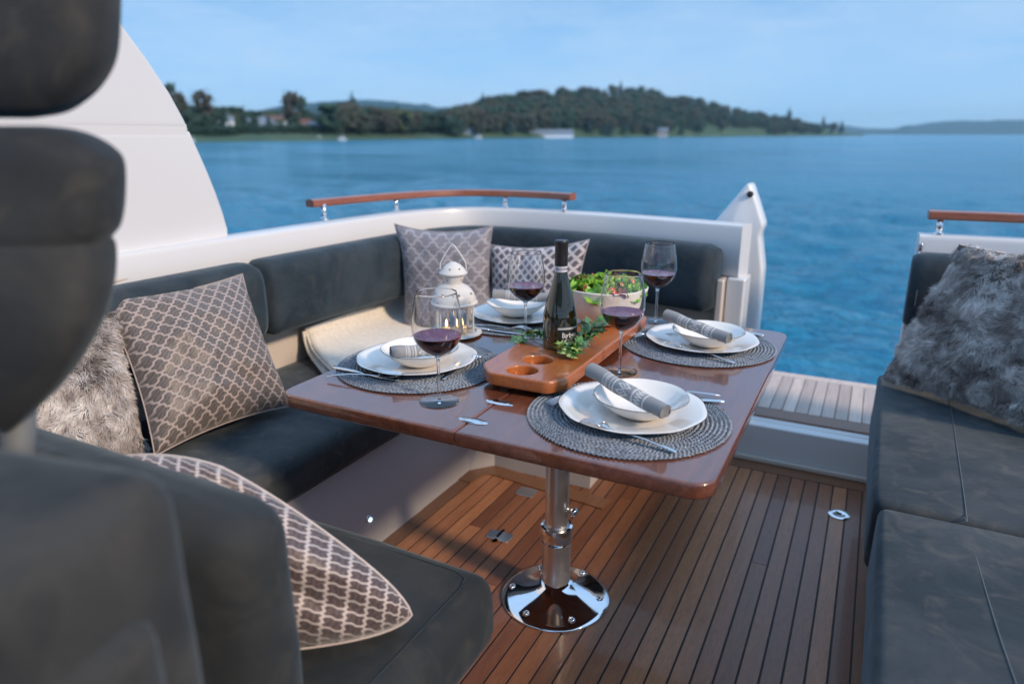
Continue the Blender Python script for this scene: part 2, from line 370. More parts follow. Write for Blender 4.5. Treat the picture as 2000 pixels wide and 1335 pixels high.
def sweep(path, prof, closed=True, angle=math.radians(40), round_end=0):
    # prof: list of (inward offset, z); inward = right of travel direction
    vs, fs = [], []; n = len(prof); L = len(path)
    ring = [offset_path(path, d) for d, z in prof]
    cx = sum(p[0] for p in prof) / n; cz = sum(p[1] for p in prof) / n
    cpath = offset_path(path, cx); acc = [0]
    for i in range(1, L): acc.append(acc[-1] + (cpath[i] - cpath[i - 1]).length)
    for i in range(L):
        s = 1
        if round_end:
            e_ = min(acc[i], acc[-1] - acc[i])
            if e_ < round_end: u = 1 - e_ / round_end; s = 1 - .12 * (1 - math.sqrt(max(0, 1 - u * u)))
        for k in range(n):
            p = cpath[i] + (ring[k][i] - cpath[i]) * s; vs.append((p.x, p.y, cz + (prof[k][1] - cz) * s))
    for i in range(L - 1):
        for k in range(n if closed else n - 1): fs.append((i * n + k, i * n + (k + 1) % n, (i + 1) * n + (k + 1) % n, (i + 1) * n + k))
    if closed: fs += [tuple(range(n)), tuple(range((L - 1) * n, L * n))[::-1]]
    bm = bmesh.new(); bv = [bm.verts.new(v) for v in vs]
    for f in fs: bm.faces.new([bv[i] for i in f])
    return bm_mesh('m', bm, True, angle)
def densify(pts, step):
    out = []
    for a, b in zip(pts[:-1], pts[1:]):
        n = max(1, int((b - a).length / step)); out += [a.lerp(b, k / n) for k in range(n)]
    return out + [pts[-1]]
def superprof(cd, cz, hd, hz, e=2.6, n=28):
    o = []
    for i in range(n):
        a = 2 * PI * i / n; c, s = math.cos(a), math.sin(a)
        o.append((cd + hd * math.copysign(abs(c) ** (2 / e), c), cz + hz * math.copysign(abs(s) ** (2 / e), s)))
    return o
def join(meshes):
    bm = bmesh.new()
    for me in meshes: bm.from_mesh(me); bpy.data.meshes.remove(me)
    return bm
def joined(meshes, angle=None): return bm_mesh('m', join(meshes), True, angle or math.radians(40))

# ------------------------------------------------------------------ water and land
ZW = -.95
def build_water():
    rr = [0.] + list(np.geomspace(1.5, 9000, 430)); A = 640; vs, fs = [], []
    for r in rr:
        for i in range(A):
            a = 2 * PI * i / A; x, y = r * math.cos(a), r * math.sin(a); z = 0
            if r < 45:
                f = min(1, 1.6 * max(0, 1 - r / 45)) ; z = f * (.035 * math.sin(.9 * x + 1.7 * y) + .03 * math.sin(-1.3 * x + 2.6 * y + 1) + .02 * math.sin(3.1 * x + 2.2 * y)) + f * (.07 * noise.noise(Vector((x * .7, y * 1.1, 0))) + .045 * noise.noise(Vector((x * 1.5 + y * .5, y * 2.6 - x * .8, 4))) + .02 * noise.noise(Vector((x * 3.4, y * 5, 9))))
            vs.append((x, y, ZW + z))
    for k in range(len(rr) - 1):
        for i in range(A): fs.append((k * A + i, k * A + (i + 1) % A, (k + 1) * A + (i + 1) % A, (k + 1) * A + i))
    o = obj('water', mesh_from('water', vs, fs), 'water'); tag(o, 'blue rippled lake water around the boat', kind='structure')
build_water()
CY = math.atan2(730, math.hypot(1360, 405))
def az_dir(px):   # horizontal direction of a bearing given by the photograph column at the horizon
    a = YAW - math.atan2(px - 1000, math.hypot(1360, 405)); return Vector((-math.sin(a), math.cos(a), 0)), 1 / math.cos(math.atan2(px - 1000, math.hypot(1360, 405)))
K = math.hypot(1360, 405)
def interp(x, tab):
    if x <= tab[0][0]: return tab[0][1]
    for (a, b), (c, d) in zip(tab[:-1], tab[1:]):
        if x <= c: return b + (d - b) * (x - a) / (c - a)
    return tab[-1][1]
SH = [(-200, 150), (350, 200), (650, 260), (900, 380), (1100, 480), (1400, 700), (1640, 1050), (1680, 1100)]           # shore distance along the bearing
RIDGE = [(-200, 60), (330, 60), (420, 48), (520, 44), (640, 40), (760, 42), (850, 38), (900, 44), (980, 66), (1050, 74), (1130, 82), (1200, 84), (1270, 76), (1340, 66), (1400, 52), (1460, 40), (1540, 32), (1600, 18), (1650, 6), (1680, 1)]
TREE_H = 11
def land_pt(px, t):
    d, sc = az_dir(px); D0 = interp(px, SH); back = interp(px, [(300, 110), (900, 200), (1200, 330), (1650, 160)])
    D = D0 + back * t
    hr = interp(px, RIDGE) / K * (D0 + back) * 1.0 - (TREE_H * .8 if px < 1600 else TREE_H * .4); hr = max(hr, 1.0) + 1.25
    prof = min(1, t) ** .8 if t <= 1 else max(0, 1 - (t - 1) * 1.2)
    z = ZW + .1 + .9 * min(1, t * 12) + (hr) * prof + noise.noise(Vector((px * .01, t * 3, 0))) * 1.5 * min(1, t * 4) * (1 if t < 1 else .3)
    return d * D * sc + Vector((0, 0, z if t > 0 else ZW - .3))
def build_land():
    xs = list(range(-200, 1690, 8)); ts = [0, .01, .03, .07, .12, .2, .3, .4, .5, .6, .7, .8, .9, 1.0, 1.2, 1.5, 1.84]
    vs = [land_pt(x, t) for x in xs for t in ts]; n = len(ts)
    fs = [(i * n + k, (i + 1) * n + k, (i + 1) * n + k + 1, i * n + k + 1) for i in range(len(xs) - 1) for k in range(n - 1)]
    tag(obj('wooded_shore', mesh_from('w', vs, fs), 'grass_bank'), 'green wooded headland with a low hill across the lake', kind='structure')
    for nm, lab, tab, D, rng in (('distant_ridge', 'dark blue-green ridge behind the village on the far shore', [(480, 40), (560, 56), (640, 62), (720, 66), (780, 62), (850, 54), (920, 46), (1000, 40)], 1500, (400, 1100)),
                          ('far_hills', 'low blue hills along the horizon at the right', [(1600, 4), (1640, 18), (1690, 12), (1740, 12), (1790, 20), (1850, 26), (1930, 27), (2000, 28), (2150, 30)], 3600, (1590, 2200))):
        vs, fs = [], []; xs = list(range(rng[0], rng[1], 4))
        for i, x in enumerate(xs):
            d, sc = az_dir(x); h = max(.5, interp(x, tab) + noise.noise(Vector((x * .045, 3, 0))) * 3 + noise.noise(Vector((x * .2, 8, 0))) * 1.4) / K * D
            for j, (dd, hh) in enumerate(((0, 0), (.05, .35), (.12, .8), (.18, 1), (.4, .6), (.6, 0))): vs.append(d * D * (1 + dd) * sc + Vector((0, 0, ZW + h * hh * (1 + (dd if hh == 1 else 0)) - (.3 if hh == 0 else 0))))
        for i in range(len(xs) - 1):
            for j in range(5): fs.append((i * 6 + j, (i + 1) * 6 + j, (i + 1) * 6 + j + 1, i * 6 + j + 1))
        tag(obj(nm, mesh_from('w', vs, fs), 'far_forest'), lab, kind='structure')
build_land()
def crown_mesh(kind, seed):
    rnd = random.Random(seed); vs, fs = [], []
    def blob(c, r, squash=1):
        k = len(vs); bm = bmesh.new(); bmesh.ops.create_icosphere(bm, subdivisions=1, radius=1)
        for v in bm.verts:
            p = v.co * r * rnd.uniform(.7, 1.2); p.z *= squash; vs.append(Vector(c) + p)
        for f in bm.faces: fs.append(tuple(k + v.index for v in f.verts))
        bm.free()
    if kind == 'pine':
        for i in range(9):
            z = .18 + i * .085; R = .23 * (1 - i / 9.5)
            for j in range(7 if i < 7 else 3):
                a = rnd.uniform(0, 2 * PI); q = R * rnd.uniform(.35, 1); c = Vector((q * math.cos(a), q * math.sin(a), z)); k = len(vs)
                e = Vector((math.cos(a), math.sin(a), -.35)) * R * .7; s = Vector((-math.sin(a), math.cos(a), 0)) * R * .5
                vs.extend([c - e * .3, c + s, c + e, c - s, c + Vector((0, 0, .09))]); fs.extend([(k, k + 1, k + 4), (k + 1, k + 2, k + 4), (k + 2, k + 3, k + 4), (k + 3, k, k + 4)])
    else:
        for i in range(38):
            a = rnd.uniform(0, 2 * PI); z = rnd.uniform(.24, .92); R = .34 * math.sin(min(1, (z - .2) / .75) * PI * .9) ** .6; q = R * math.sqrt(rnd.random()); blob((q * math.cos(a), q * math.sin(a), z), rnd.uniform(.08, .14), .85)
        for i in range(110):
            a = rnd.uniform(0, 2 * PI); z = rnd.uniform(.22, 1); R = .42 * math.sin(min(1, (z - .12) / .9) * PI * .9) ** .6; k = len(vs); c = Vector((R * math.cos(a), R * math.sin(a), z))
            for _ in range(3): vs.append(c + Vector([rnd.uniform(-.045, .045) for _ in range(3)]))
            fs.append((k, k + 1, k + 2))
    return mesh_from('crown', vs, fs, False)
trunk = tube([(0, 0, -.05), (.01, 0, .3), (0, .01, .7)], [.03, .022, .008], 6)
trunk.materials.append(mt('bark'))
TREEK = [('pine', 'pine_crown', 'pine_tree', 'dark narrow conifer'), ('broad', 'green_crown', 'broadleaf_tree', 'green broadleaf tree'), ('broad', 'olive_crown', 'broadleaf_tree', 'yellow-green autumn tree'), ('broad', 'rust_crown', 'broadleaf_tree', 'rust-brown autumn tree'), ('broad', 'dull_crown', 'broadleaf_tree', 'dull brown-green tree')]
crowns = []
for i, (k, mk, nm, lb) in enumerate(TREEK):
    vv = []
    for s_ in range(2): me = crown_mesh(k, 10 * i + s_); me.materials.append(mt(mk)); vv.append(me)
    crowns.append(vv)
def plant(px, t, h, kind, label, group, slim=1):
    p = land_pt(px, t); p.z -= .3; k, mk, nm, lb = TREEK[kind]
    r = bpy.data.objects.new(nm, None); C.objects.link(r); w = h * slim * random.uniform(.85, 1.15)
    r.matrix_basis = Matrix.Translation(p) @ Matrix.Rotation(random.uniform(0, 6), 4, 'Z') @ Matrix.Diagonal((w * (1.15 if k == 'broad' else .9), w * (1.15 if k == 'broad' else .9), h, 1))
    if label: tag(r, label, 'tree')
    else:
        where = {'trees on the wooded hill': ['left flank', 'left middle', 'right middle', 'right flank'][min(3, int((px - 870) / 138))] + (', down by the water' if t < .3 else ', up near the crest' if t > .75 else ', halfway up'),
                 'trees of the lakeside village': ('left' if px < 540 else 'middle' if px < 700 else 'right') + ' part' + (', highest row' if t > .7 else ', low on the bank'),
                 'trees of the shoreline belt': ('left' if px < 720 else 'middle' if px < 785 else 'right') + ' part', 'trees near the point': ('inner part' if px < 1530 else 'outer part')}[group[0]]
        tag(r, lb + ' ' + group[1] + ', ' + where, 'tree', group[0] + ', ' + where + ', ' + lb + 's')
    for n_, me in (('trunk', trunk), ('crown', crowns[kind][random.randrange(2)])):
        o = bpy.data.objects.new(n_, me); C.objects.link(o); o.parent = r
GV = ('trees of the lakeside village', 'among the village houses'); GH = ('trees on the wooded hill', 'on the wooded hill'); GP = ('trees near the point', 'near the tip of the headland')
# singled-out trees
def rel_h(px, t, ytop):  # height so that the crown ends at photo row ytop
    p = land_pt(px, t); D = Vector((p.x, p.y)).length / az_dir(px)[1]; return max(3, (262 - ytop) / K * D + EYE - p.z + .3)
for px, t, yt, kd, lb in ((338, .5, 168, 1, 'tall dark tree right beside the white hardtop pillar on the far shore'), (352, .35, 182, 3, 'rust-brown tree next to the white hardtop pillar'), (402, .5, 178, 3, 'slim rust-brown tree left of the village houses'),
        (573, .45, 180, 3, 'round brown tree standing above the village roofs'), (592, .5, 190, 1, 'green tree just right of the round brown village tree'), (692, .4, 176, 0, 'tall dark blue-green fir rising over the village, right of the houses'),
        (944, .8, 180, 0, 'narrow conifer standing over the white hillside house'), (1208, 1.0, 160, 0, 'tallest conifer on the crest of the wooded hill'), (1405, .35, 205, 0, 'dark conifer at the edge of the green meadow'), (1537, .6, 208, 0, 'conifer sticking up from the low ridge near the point'),
        (1606, .4, 224, 0, 'broad dark conifer near the tip of the headland'), (1642, .2, 232, 0, 'last lone conifer at the very tip of the headland')):
    plant(px, t, rel_h(px, t, yt), kd, lb, (lb.split(' ')[0], ''), .62 if kd else .9)
    C.objects[-1]
for o in [o for o in C.objects if o.get('group', '').count(', ') and not o['group'].startswith('trees')]: del o['group']
rt = random.Random(3); planted = []
def near(a, t): return True
for i in range(56):   # village
    px = rt.uniform(365, 905); t = rt.choice([rt.uniform(.7, .98), rt.uniform(.7, .98), rt.uniform(.25, .35)]) if px < 680 else rt.uniform(.2, .95); plant(px, t, rt.uniform(5, 8.5), rt.choice([1, 1, 1, 4, 2, 1, 0, 3]), None, GV)
for i in range(46):   # brown belt at the shore
    px = rt.uniform(655, 850); t = rt.uniform(.06, .3); plant(px, t, rt.uniform(8.5, 12.5), rt.choice([4, 1, 2, 4, 1, 3]), None, ('trees of the shoreline belt', 'in the tree belt along the far shoreline'))
for i in range(135):
    px = rt.uniform(870, 1420); t = rt.random() ** .8; plant(px, t, rt.uniform(10, 16), rt.choice([4, 3, 1, 2, 0, 0, 1]) if t < .8 else rt.choice([0, 1, 0, 4]), None, GH)
for i in range(50):
    px = rt.uniform(1420, 1630); t = rt.uniform(.25 if px < 1520 else .08, 1); plant(px, t, rt.uniform(9, 15), rt.choice([4, 3, 1, 0, 0]), None, GP)
def woodland():
    base = {k: [(np.array([v.co[:] for v in me.vertices]), [tuple(p.vertices) for p in me.polygons]) for me in crowns[k]] for k in range(5)}
    for kd, cnt, nm in ((0, 260, 'conifer'), (1, 300, 'green'), (4, 300, 'brown')):
        V, F = [], []; off = 0
        for i in range(cnt):
            px = rt.uniform(880, 1600); t = rt.random(); p = land_pt(px, t); h = rt.uniform(9, 14) if px < 1500 else rt.uniform(7, 11); v, f = base[kd][i % 2]
            if px > 1380 and px < 1500 and t < .2: continue
            a = rt.uniform(0, 6); R = np.array([[math.cos(a), -math.sin(a), 0], [math.sin(a), math.cos(a), 0], [0, 0, 1]])
            V.append((v * [h * 1.1, h * 1.1, h]) @ R.T + np.array(p)); F += [tuple(q + off for q in ff) for ff in f]; off += len(v)
        o = obj('woodland', mesh_from('woodland', np.vstack(V), F, False), TREEK[kd][1], kind='stuff'); o['label'] = {'conifer': 'dark conifers of the far woodland mass', 'green': 'green leafy part of the far woodland mass', 'brown': 'brown autumn part of the far woodland mass'}[nm]
woodland()
def village_belt():
    V, F = [], []; off = 0; base = [(np.array([v.co[:] for v in me.vertices]), [tuple(p.vertices) for p in me.polygons]) for k in (1, 0) for me in crowns[k]]
    for i in range(330):
        px = rt.uniform(330, 640) if i < 150 else rt.uniform(640, 900); t = rt.uniform(.8, 1.1) if i < 150 else rt.uniform(.12, 1.05); p = land_pt(px, t); h = rt.uniform(7, 10) if i < 150 else rt.uniform(8, 12); v, f = base[rt.choice([0, 1, 0, 1, 2])]
        V.append(v * [h * 1.5, h * 1.5, h] + np.array(p) - [0, 0, .6]); F += [tuple(q + off for q in ff) for ff in f]; off += len(v)
    o = obj('woodland', mesh_from('woodland', np.vstack(V), F, False), 'green_crown', kind='stuff'); o['label'] = 'dark green tree belt behind the village houses'
village_belt()
# hedge / scrub along the village bank
def scrub():
    V, F = [], []; off = 0; v0 = np.array([v.co[:] for v in crowns[1][0].vertices]); f0 = [tuple(p.vertices) for p in crowns[1][0].polygons]
    for i in range(150):
        px = rt.uniform(350, 640); t = rt.uniform(.14, .34); p = land_pt(px, t); h = rt.uniform(2.2, 3.6)
        V.append(v0 * [h * 2.2, h * 2.2, h] + np.array(p) - [0, 0, .6]); F += [tuple(q + off for q in ff) for ff in f0]; off += len(v0)
    o = obj('shrubbery', mesh_from('s', np.vstack(V), F, False), 'green_crown', kind='stuff'); o['label'] = 'dark green scrub on the bank below the village'
scrub()
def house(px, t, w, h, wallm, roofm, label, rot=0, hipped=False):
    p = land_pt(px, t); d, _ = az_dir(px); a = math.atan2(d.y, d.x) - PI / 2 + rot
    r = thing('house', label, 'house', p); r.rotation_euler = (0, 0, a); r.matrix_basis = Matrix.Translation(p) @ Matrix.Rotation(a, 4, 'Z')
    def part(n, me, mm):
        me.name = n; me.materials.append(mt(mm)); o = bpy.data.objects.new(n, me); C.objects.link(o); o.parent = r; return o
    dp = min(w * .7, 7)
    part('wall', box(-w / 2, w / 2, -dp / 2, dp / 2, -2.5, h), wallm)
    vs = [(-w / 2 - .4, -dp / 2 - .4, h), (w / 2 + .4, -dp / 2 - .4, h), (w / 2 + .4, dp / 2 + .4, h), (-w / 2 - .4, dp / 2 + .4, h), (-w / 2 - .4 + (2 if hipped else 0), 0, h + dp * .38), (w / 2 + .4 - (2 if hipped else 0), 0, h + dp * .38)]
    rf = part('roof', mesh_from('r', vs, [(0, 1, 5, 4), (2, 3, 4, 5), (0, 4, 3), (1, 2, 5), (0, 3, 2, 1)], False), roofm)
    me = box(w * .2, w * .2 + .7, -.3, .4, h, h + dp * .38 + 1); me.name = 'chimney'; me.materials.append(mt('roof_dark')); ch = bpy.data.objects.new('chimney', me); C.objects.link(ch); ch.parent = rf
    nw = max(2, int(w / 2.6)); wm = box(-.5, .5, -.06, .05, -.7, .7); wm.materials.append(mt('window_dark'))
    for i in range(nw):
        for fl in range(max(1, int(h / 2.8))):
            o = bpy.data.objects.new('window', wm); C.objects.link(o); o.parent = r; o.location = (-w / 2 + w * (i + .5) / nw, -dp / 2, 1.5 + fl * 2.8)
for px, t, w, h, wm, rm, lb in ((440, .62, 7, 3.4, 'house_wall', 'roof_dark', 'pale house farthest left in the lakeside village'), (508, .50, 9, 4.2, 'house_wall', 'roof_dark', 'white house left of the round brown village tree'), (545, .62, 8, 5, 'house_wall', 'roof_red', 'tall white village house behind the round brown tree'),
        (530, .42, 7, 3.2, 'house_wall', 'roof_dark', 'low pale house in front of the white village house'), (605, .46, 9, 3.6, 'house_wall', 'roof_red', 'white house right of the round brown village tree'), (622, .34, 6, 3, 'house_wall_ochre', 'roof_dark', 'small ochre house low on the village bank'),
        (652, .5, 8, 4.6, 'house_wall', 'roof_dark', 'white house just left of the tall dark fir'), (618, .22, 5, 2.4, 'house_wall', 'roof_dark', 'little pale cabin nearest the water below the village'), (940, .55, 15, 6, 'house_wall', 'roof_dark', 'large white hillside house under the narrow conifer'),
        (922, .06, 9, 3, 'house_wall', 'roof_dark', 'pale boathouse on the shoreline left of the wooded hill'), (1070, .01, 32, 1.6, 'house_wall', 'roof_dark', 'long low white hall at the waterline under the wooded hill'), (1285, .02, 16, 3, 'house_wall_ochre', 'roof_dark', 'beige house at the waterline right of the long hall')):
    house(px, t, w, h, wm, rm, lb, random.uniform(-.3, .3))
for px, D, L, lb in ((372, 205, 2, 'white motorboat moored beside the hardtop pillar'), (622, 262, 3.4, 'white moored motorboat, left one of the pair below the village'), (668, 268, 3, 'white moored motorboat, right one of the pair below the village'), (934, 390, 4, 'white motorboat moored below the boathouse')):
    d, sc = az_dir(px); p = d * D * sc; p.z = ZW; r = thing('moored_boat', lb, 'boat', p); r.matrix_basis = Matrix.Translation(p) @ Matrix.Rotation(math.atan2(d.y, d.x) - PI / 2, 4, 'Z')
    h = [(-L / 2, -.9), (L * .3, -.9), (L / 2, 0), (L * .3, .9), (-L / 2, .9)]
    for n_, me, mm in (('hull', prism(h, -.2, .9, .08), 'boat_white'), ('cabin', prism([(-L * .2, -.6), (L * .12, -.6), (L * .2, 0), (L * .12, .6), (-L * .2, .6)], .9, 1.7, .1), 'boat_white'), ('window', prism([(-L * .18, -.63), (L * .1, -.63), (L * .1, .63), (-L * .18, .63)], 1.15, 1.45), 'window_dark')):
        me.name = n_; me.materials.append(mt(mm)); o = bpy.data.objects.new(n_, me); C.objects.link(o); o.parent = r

# ------------------------------------------------------------------ cockpit floor
FX0, FX1, FY0, FY1 = -1.26, .115, -1.0, 2.70
fl = thing('cockpit_floor', 'teak plank cockpit floor with black caulking', None, (0, 0, 0)); fl['kind'] = 'structure'
obj('caulk_bed', box(-2.0, 1.4, FY0, FY1 + .01, -.05, -.0014), 'caulk', fl)
pw = .0485; x = -.633 - pw * 12; rp = random.Random(5); plank_cache = {}
edges = []
while x < FX1 - .06: edges.append(x); x += pw
for i, x in enumerate(edges):
    segs = [FY0, 2.615]; cuts = []
    if rp.random() < .12: cuts = [rp.uniform(1.3, 2.3)]
    y0 = FY0
    for y1 in cuts + [2.615]:
        obj('plank', box(x + .0024, x + pw - .0024, y0 + .0008, y1 - .0008, -.02, rp.uniform(-.0002, .0002), .0006, 1), 'deck_teak', fl); y0 = y1
obj('margin_board', box(FX0 - .02, edges[0] - .002, FY0, 2.10, -.02, .0008, .001, 1), 'margin_teak', fl)
obj('margin_board', box(edges[-1] + pw + .002, FX1 + .06, FY0, 2.615, -.02, .0008, .001, 1), 'margin_teak', fl)
obj('margin_board', box(FX0 - .02, FX1 + .02, 2.619, 2.70, -.02, .001, .001, 1), 'margin_teak', fl)
# curved corner margin
cp = smooth_path([(-1.28, 2.02, 0), (-1.262, 2.12, 0), (-1.20, 2.175, 0), (-1.08, 2.17, 0), (-.7, 2.13, 0)], 6)
obj('margin_board', sweep([Vector((p.x, p.y)) for p in cp], [(0, .001), (0, .004), (.07, .004), (.07, .001)]), 'margin_teak', fl)
h_ = joined([prism([(-.985, 1.725), (-.905, 1.725), (-.905, 1.775), (-.985, 1.775)], .0005, .003, .0005, 1, .006)])
lh = obj('hatch_handle', h_, 'steel', fl); obj('lever', box(-.950, -.938, 1.722, 1.778, .004, .012, .002, 2), 'chrome', lh); obj('finger_hole', lathe([(.009, .0045), (0, .0045)], 16, -.944, 1.716), 'dark_hole', lh)
lh = obj('hatch_plate', prism([(-1.03, 2.02), (-.96, 2.02), (-.96, 2.08), (-1.03, 2.08)], .0005, .003, .0005, 1, .006), 'steel', fl)
lh = obj('deck_drain', lathe([(.035, .0005), (.035, .003), (.028, .0045), (.014, .0045), (.011, .002), (0, .0015)], 32, .028, 2.40), 'chrome', fl); obj('drain_hole', lathe([(.009, .0048), (0, .0048)], 16, .028, 2.40), 'dark_hole', lh)
# step and platform
st = thing('transom_step', 'white moulded step up from the cockpit floor to the platform', None, (0, 0, 0)); st['kind'] = 'structure'
obj('riser', box(-.8, .18, 2.705, 2.76, -.05, .150, .006, 3), 'gelcoat', st)
obj('trim_strip', box(-.62, .18, 2.685, 2.703, .002, .022, .004, 2), 'cream_panel', st)
obj('tread', box(-.62, .18, 2.762, 3.42, .08, .150, .004, 2), 'gelcoat', st)
sp = thing('swim_platform', 'pale weathered teak platform behind the transom step', None, (0, 0, 0)); sp['kind'] = 'structure'
obj('caulk_bed', box(-.60, .6, 2.90, 3.40, .135, .1525), 'caulk', sp)
obj('threshold_board', box(-.6, .105, 2.80, 2.895, .14, .157, .002, 2), 'margin_teak', sp)
obj('edge_board', box(-.6, .7, 3.352, 3.41, .14, .158, .003, 2), 'pale_teak', sp)
x = -.58
while x < .16: obj('plank', box(x + .0015, x + .048, 2.90, 3.35, .14, .157, .001, 1), 'pale_teak', sp); x += .0495
obj('platform_body', box(-1.9, 1.3, 2.9, 3.42, -.25, .10, .03, 3), 'hull_white', sp)

# ------------------------------------------------------------------ bulwarks
lp = smooth_path([(-2.04, -1.2, 0), (-2.03, .4, 0), (-1.99, 1.72, 0), (-1.95, 2.4, 0), (-1.90, 2.66, 0), (-1.80, 2.85, 0), (-1.655, 2.95, 0), (-1.4, 2.985, 0), (-1.02, 2.97, 0), (-.72, 2.92, 0), (-.417, 2.86, 0)], 8)
lp2 = [Vector((p.x, p.y)) for p in lp]
bw = thing('bulwark', 'white moulded bulwark curving behind the corner sofa', 'bulwark', (-1.6, 2.6, 0))
obj('coaming', sweep(lp2, [(0, .72), (0, .905), (.004, .915), (.014, .92), (.088, .92), (.098, .915), (.102, .905), (.102, .73), (.096, .72)]), 'gelcoat', bw)
obj('inner_panel', sweep(lp2, [(.012, -.9), (.012, .72), (.09, .72), (.09, -.1)]), 'cream_panel', bw)
obj('hull_side', sweep(lp2, [(-.02, -1.3), (.0, .3), (.0, .719), (.011, .719), (.011, -1.3)]), 'hull_white', bw)
obj('end_post', box(-.475, -.405, 2.74, 2.875, .0, .718, .008, 3), 'gelcoat', bw)
obj('end_trim', box(-.505, -.478, 2.70, 2.78, .0, .715, .006, 3), 'cream_panel', bw)
rp2 = [Vector((p.x, p.y)) for p in smooth_path([(.145, 2.86, 0), (.45, 2.87, 0), (.9, 2.85, 0), (1.2, 2.75, 0), (1.38, 2.5, 0), (1.43, 2.0, 0), (1.45, .5, 0), (1.45, -1.2, 0)], 8)]
br = thing('bulwark', 'white moulded bulwark behind the right-hand seat with the fur cushion', 'bulwark', (.8, 2.6, 0))
obj('coaming', sweep(rp2, [(0, .70), (0, .905), (.004, .915), (.014, .92), (.088, .92), (.098, .915), (.102, .905), (.102, .73), (.096, .70)]), 'gelcoat', br)
obj('inner_panel', sweep(rp2, [(.012, -.9), (.012, .70), (.09, .70), (.09, -.1)]), 'cream_panel', br)
obj('hull_side', sweep(rp2, [(-.02, -1.3), (.0, .3), (.0, .70), (.011, .70), (.011, -1.3)]), 'hull_white', br)
lt = obj('gate_latch', box(.150, .162, 2.750, 2.757, .825, .895, .003, 2), 'chrome', br); obj('latch_pin', tube([(.156, 2.75, .86), (.156, 2.74, .86)], .006, 10), 'chrome', lt)
# fin of the transom wing
fo = [(-.58, .905), (-.50, 1.015), (-.466, 1.062), (-.452, 1.062), (-.425, 1.0), (-.385, .90), (-.398, .86), (-.372, .72), (-.372, .2), (-.55, .2), (-.60, .6)]
bm = bmesh.new(); f = bm.faces.new([bm.verts.new((x, 2.94, z)) for x, z in fo]); ex = bmesh.ops.extrude_face_region(bm, geom=[f]); bmesh.ops.translate(bm, verts=[g for g in ex['geom'] if isinstance(g, bmesh.types.BMVert)], vec=(0, .12, 0))
bmesh.ops.bevel(bm, geom=list(bm.edges), offset=.012, segments=3, profile=.5, affect='EDGES')
fin = thing('transom_wing', 'white pointed transom wing standing behind the end of the bulwark', 'transom wing', (-.47, 3.0, .1)); obj('wing', bm_mesh('m', bm, True, .6), 'hull_white', fin)
bm = bmesh.new(); bmesh.ops.create_cone(bm, cap_ends=True, segments=20, radius1=.013, radius2=.011, depth=.01); bmesh.ops.rotate(bm, verts=bm.verts, matrix=Matrix.Rotation(PI / 2, 3, 'X')); bmesh.ops.translate(bm, verts=bm.verts, vec=(-.448, 2.937, 1.022)); obj('fairlead', bm_mesh('m', bm), 'dark_hole', fin)
# handrails
def rail(pts, posts, label, loc):
    r = thing('handrail', label, 'handrail', loc); P = smooth_path(pts, 8)
    obj('rail', sweep([Vector((p.x, p.y)) for p in P], [(-.020, .972), (-.026, .980), (-.023, .998), (-.01, 1.003), (.01, 1.003), (.023, .998), (.026, .980), (.020, .972)]), 'rail_wood', r)
    for x, y in posts:
        po = obj('post', tube([(x, y, .919), (x, y, .982)], .011, 14), 'chrome', r); obj('foot', lathe([(.018, .9195), (.018, .925), (.0115, .928)], 20, x, y), 'chrome', po)
rail([(-2.00, 2.13, 0), (-1.945, 2.45, 0), (-1.86, 2.70, 0), (-1.74, 2.86, 0), (-1.56, 2.925, 0), (-1.35, 2.93, 0), (-1.19, 2.90, 0)], [(-1.975, 2.18), (-1.905, 2.57), (-1.54, 2.925), (-1.235, 2.91)], 'curved varnished handrail on the corner of the white bulwark', (-1.7, 2.7, .92))
rail([(.165, 2.80, 0), (.4, 2.815, 0), (.7, 2.82, 0), (1.0, 2.77, 0)], [(.205, 2.802), (.6, 2.817), (.95, 2.785)], 'straight varnished handrail on the right-hand bulwark', (.5, 2.8, .92))
# pillar and roof
pol = [(1.672, .868), (1.678, .945), (1.645, 1.075), (1.59, 1.223), (1.52, 1.373), (1.385, 1.56), (1.24, 1.70), (1.05, 1.86), (.8, 2.03), (-1.2, 2.03), (-1.2, .868)]
def side_outline(pp, x0, x1, bev):
    bm = bmesh.new(); f = bm.faces.new([bm.verts.new((x0, y, z)) for y, z in pp]); ex = bmesh.ops.extrude_face_region(bm, geom=[f]); bmesh.ops.translate(bm, verts=[g for g in ex['geom'] if isinstance(g, bmesh.types.BMVert)], vec=(x1 - x0, 0, 0))
    bmesh.ops.bevel(bm, geom=[e for e in bm.edges if abs(e.verts[0].co.x - e.verts[1].co.x) < 1e-5], offset=bev, segments=6, profile=.5, affect='EDGES'); return bm_mesh('m', bm, True, .7)
pl = thing('hardtop_pillar', 'large white swept-back hardtop pillar at the left', 'pillar', (-1.98, .8, .9))
pu = [(y, z) for y, z in smooth_path([(a, b, 0) for a, b in pol[:9]], 5) for y, z in [(y, z)]] if False else [(p.x, p.y) for p in smooth_path([(a, b, 0) for a, b in pol[:9]], 2)]
lowr = [p for p in pu if p[1] < 1.258]; upr = [p for p in pu if p[1] > 1.264]
obj('lower_panel', side_outline(lowr + [(1.575, 1.2595), (-1.2, 1.2595), (-1.2, .868)], -2.06, -1.945, .018), 'gelcoat', pl)
obj('upper_panel', side_outline([(1.572, 1.2625)] + upr + [(-1.2, 2.03), (-1.2, 1.2625)], -2.06, -1.945, .018), 'gelcoat', pl)
obj('joint_seal', box(-2.03, -1.9462, -1.2, 1.56, 1.24, 1.28), 'gelcoat', pl)
obj('lower_seal', box(-1.958, -1.93, -1.1, 1.67, .855, .8655, .002, 2), 'caulk', pl)
obj('beading', box(-1.953, -1.905, -1.1, 1.67, .842, .8545, .004, 2), 'cream_panel', pl)
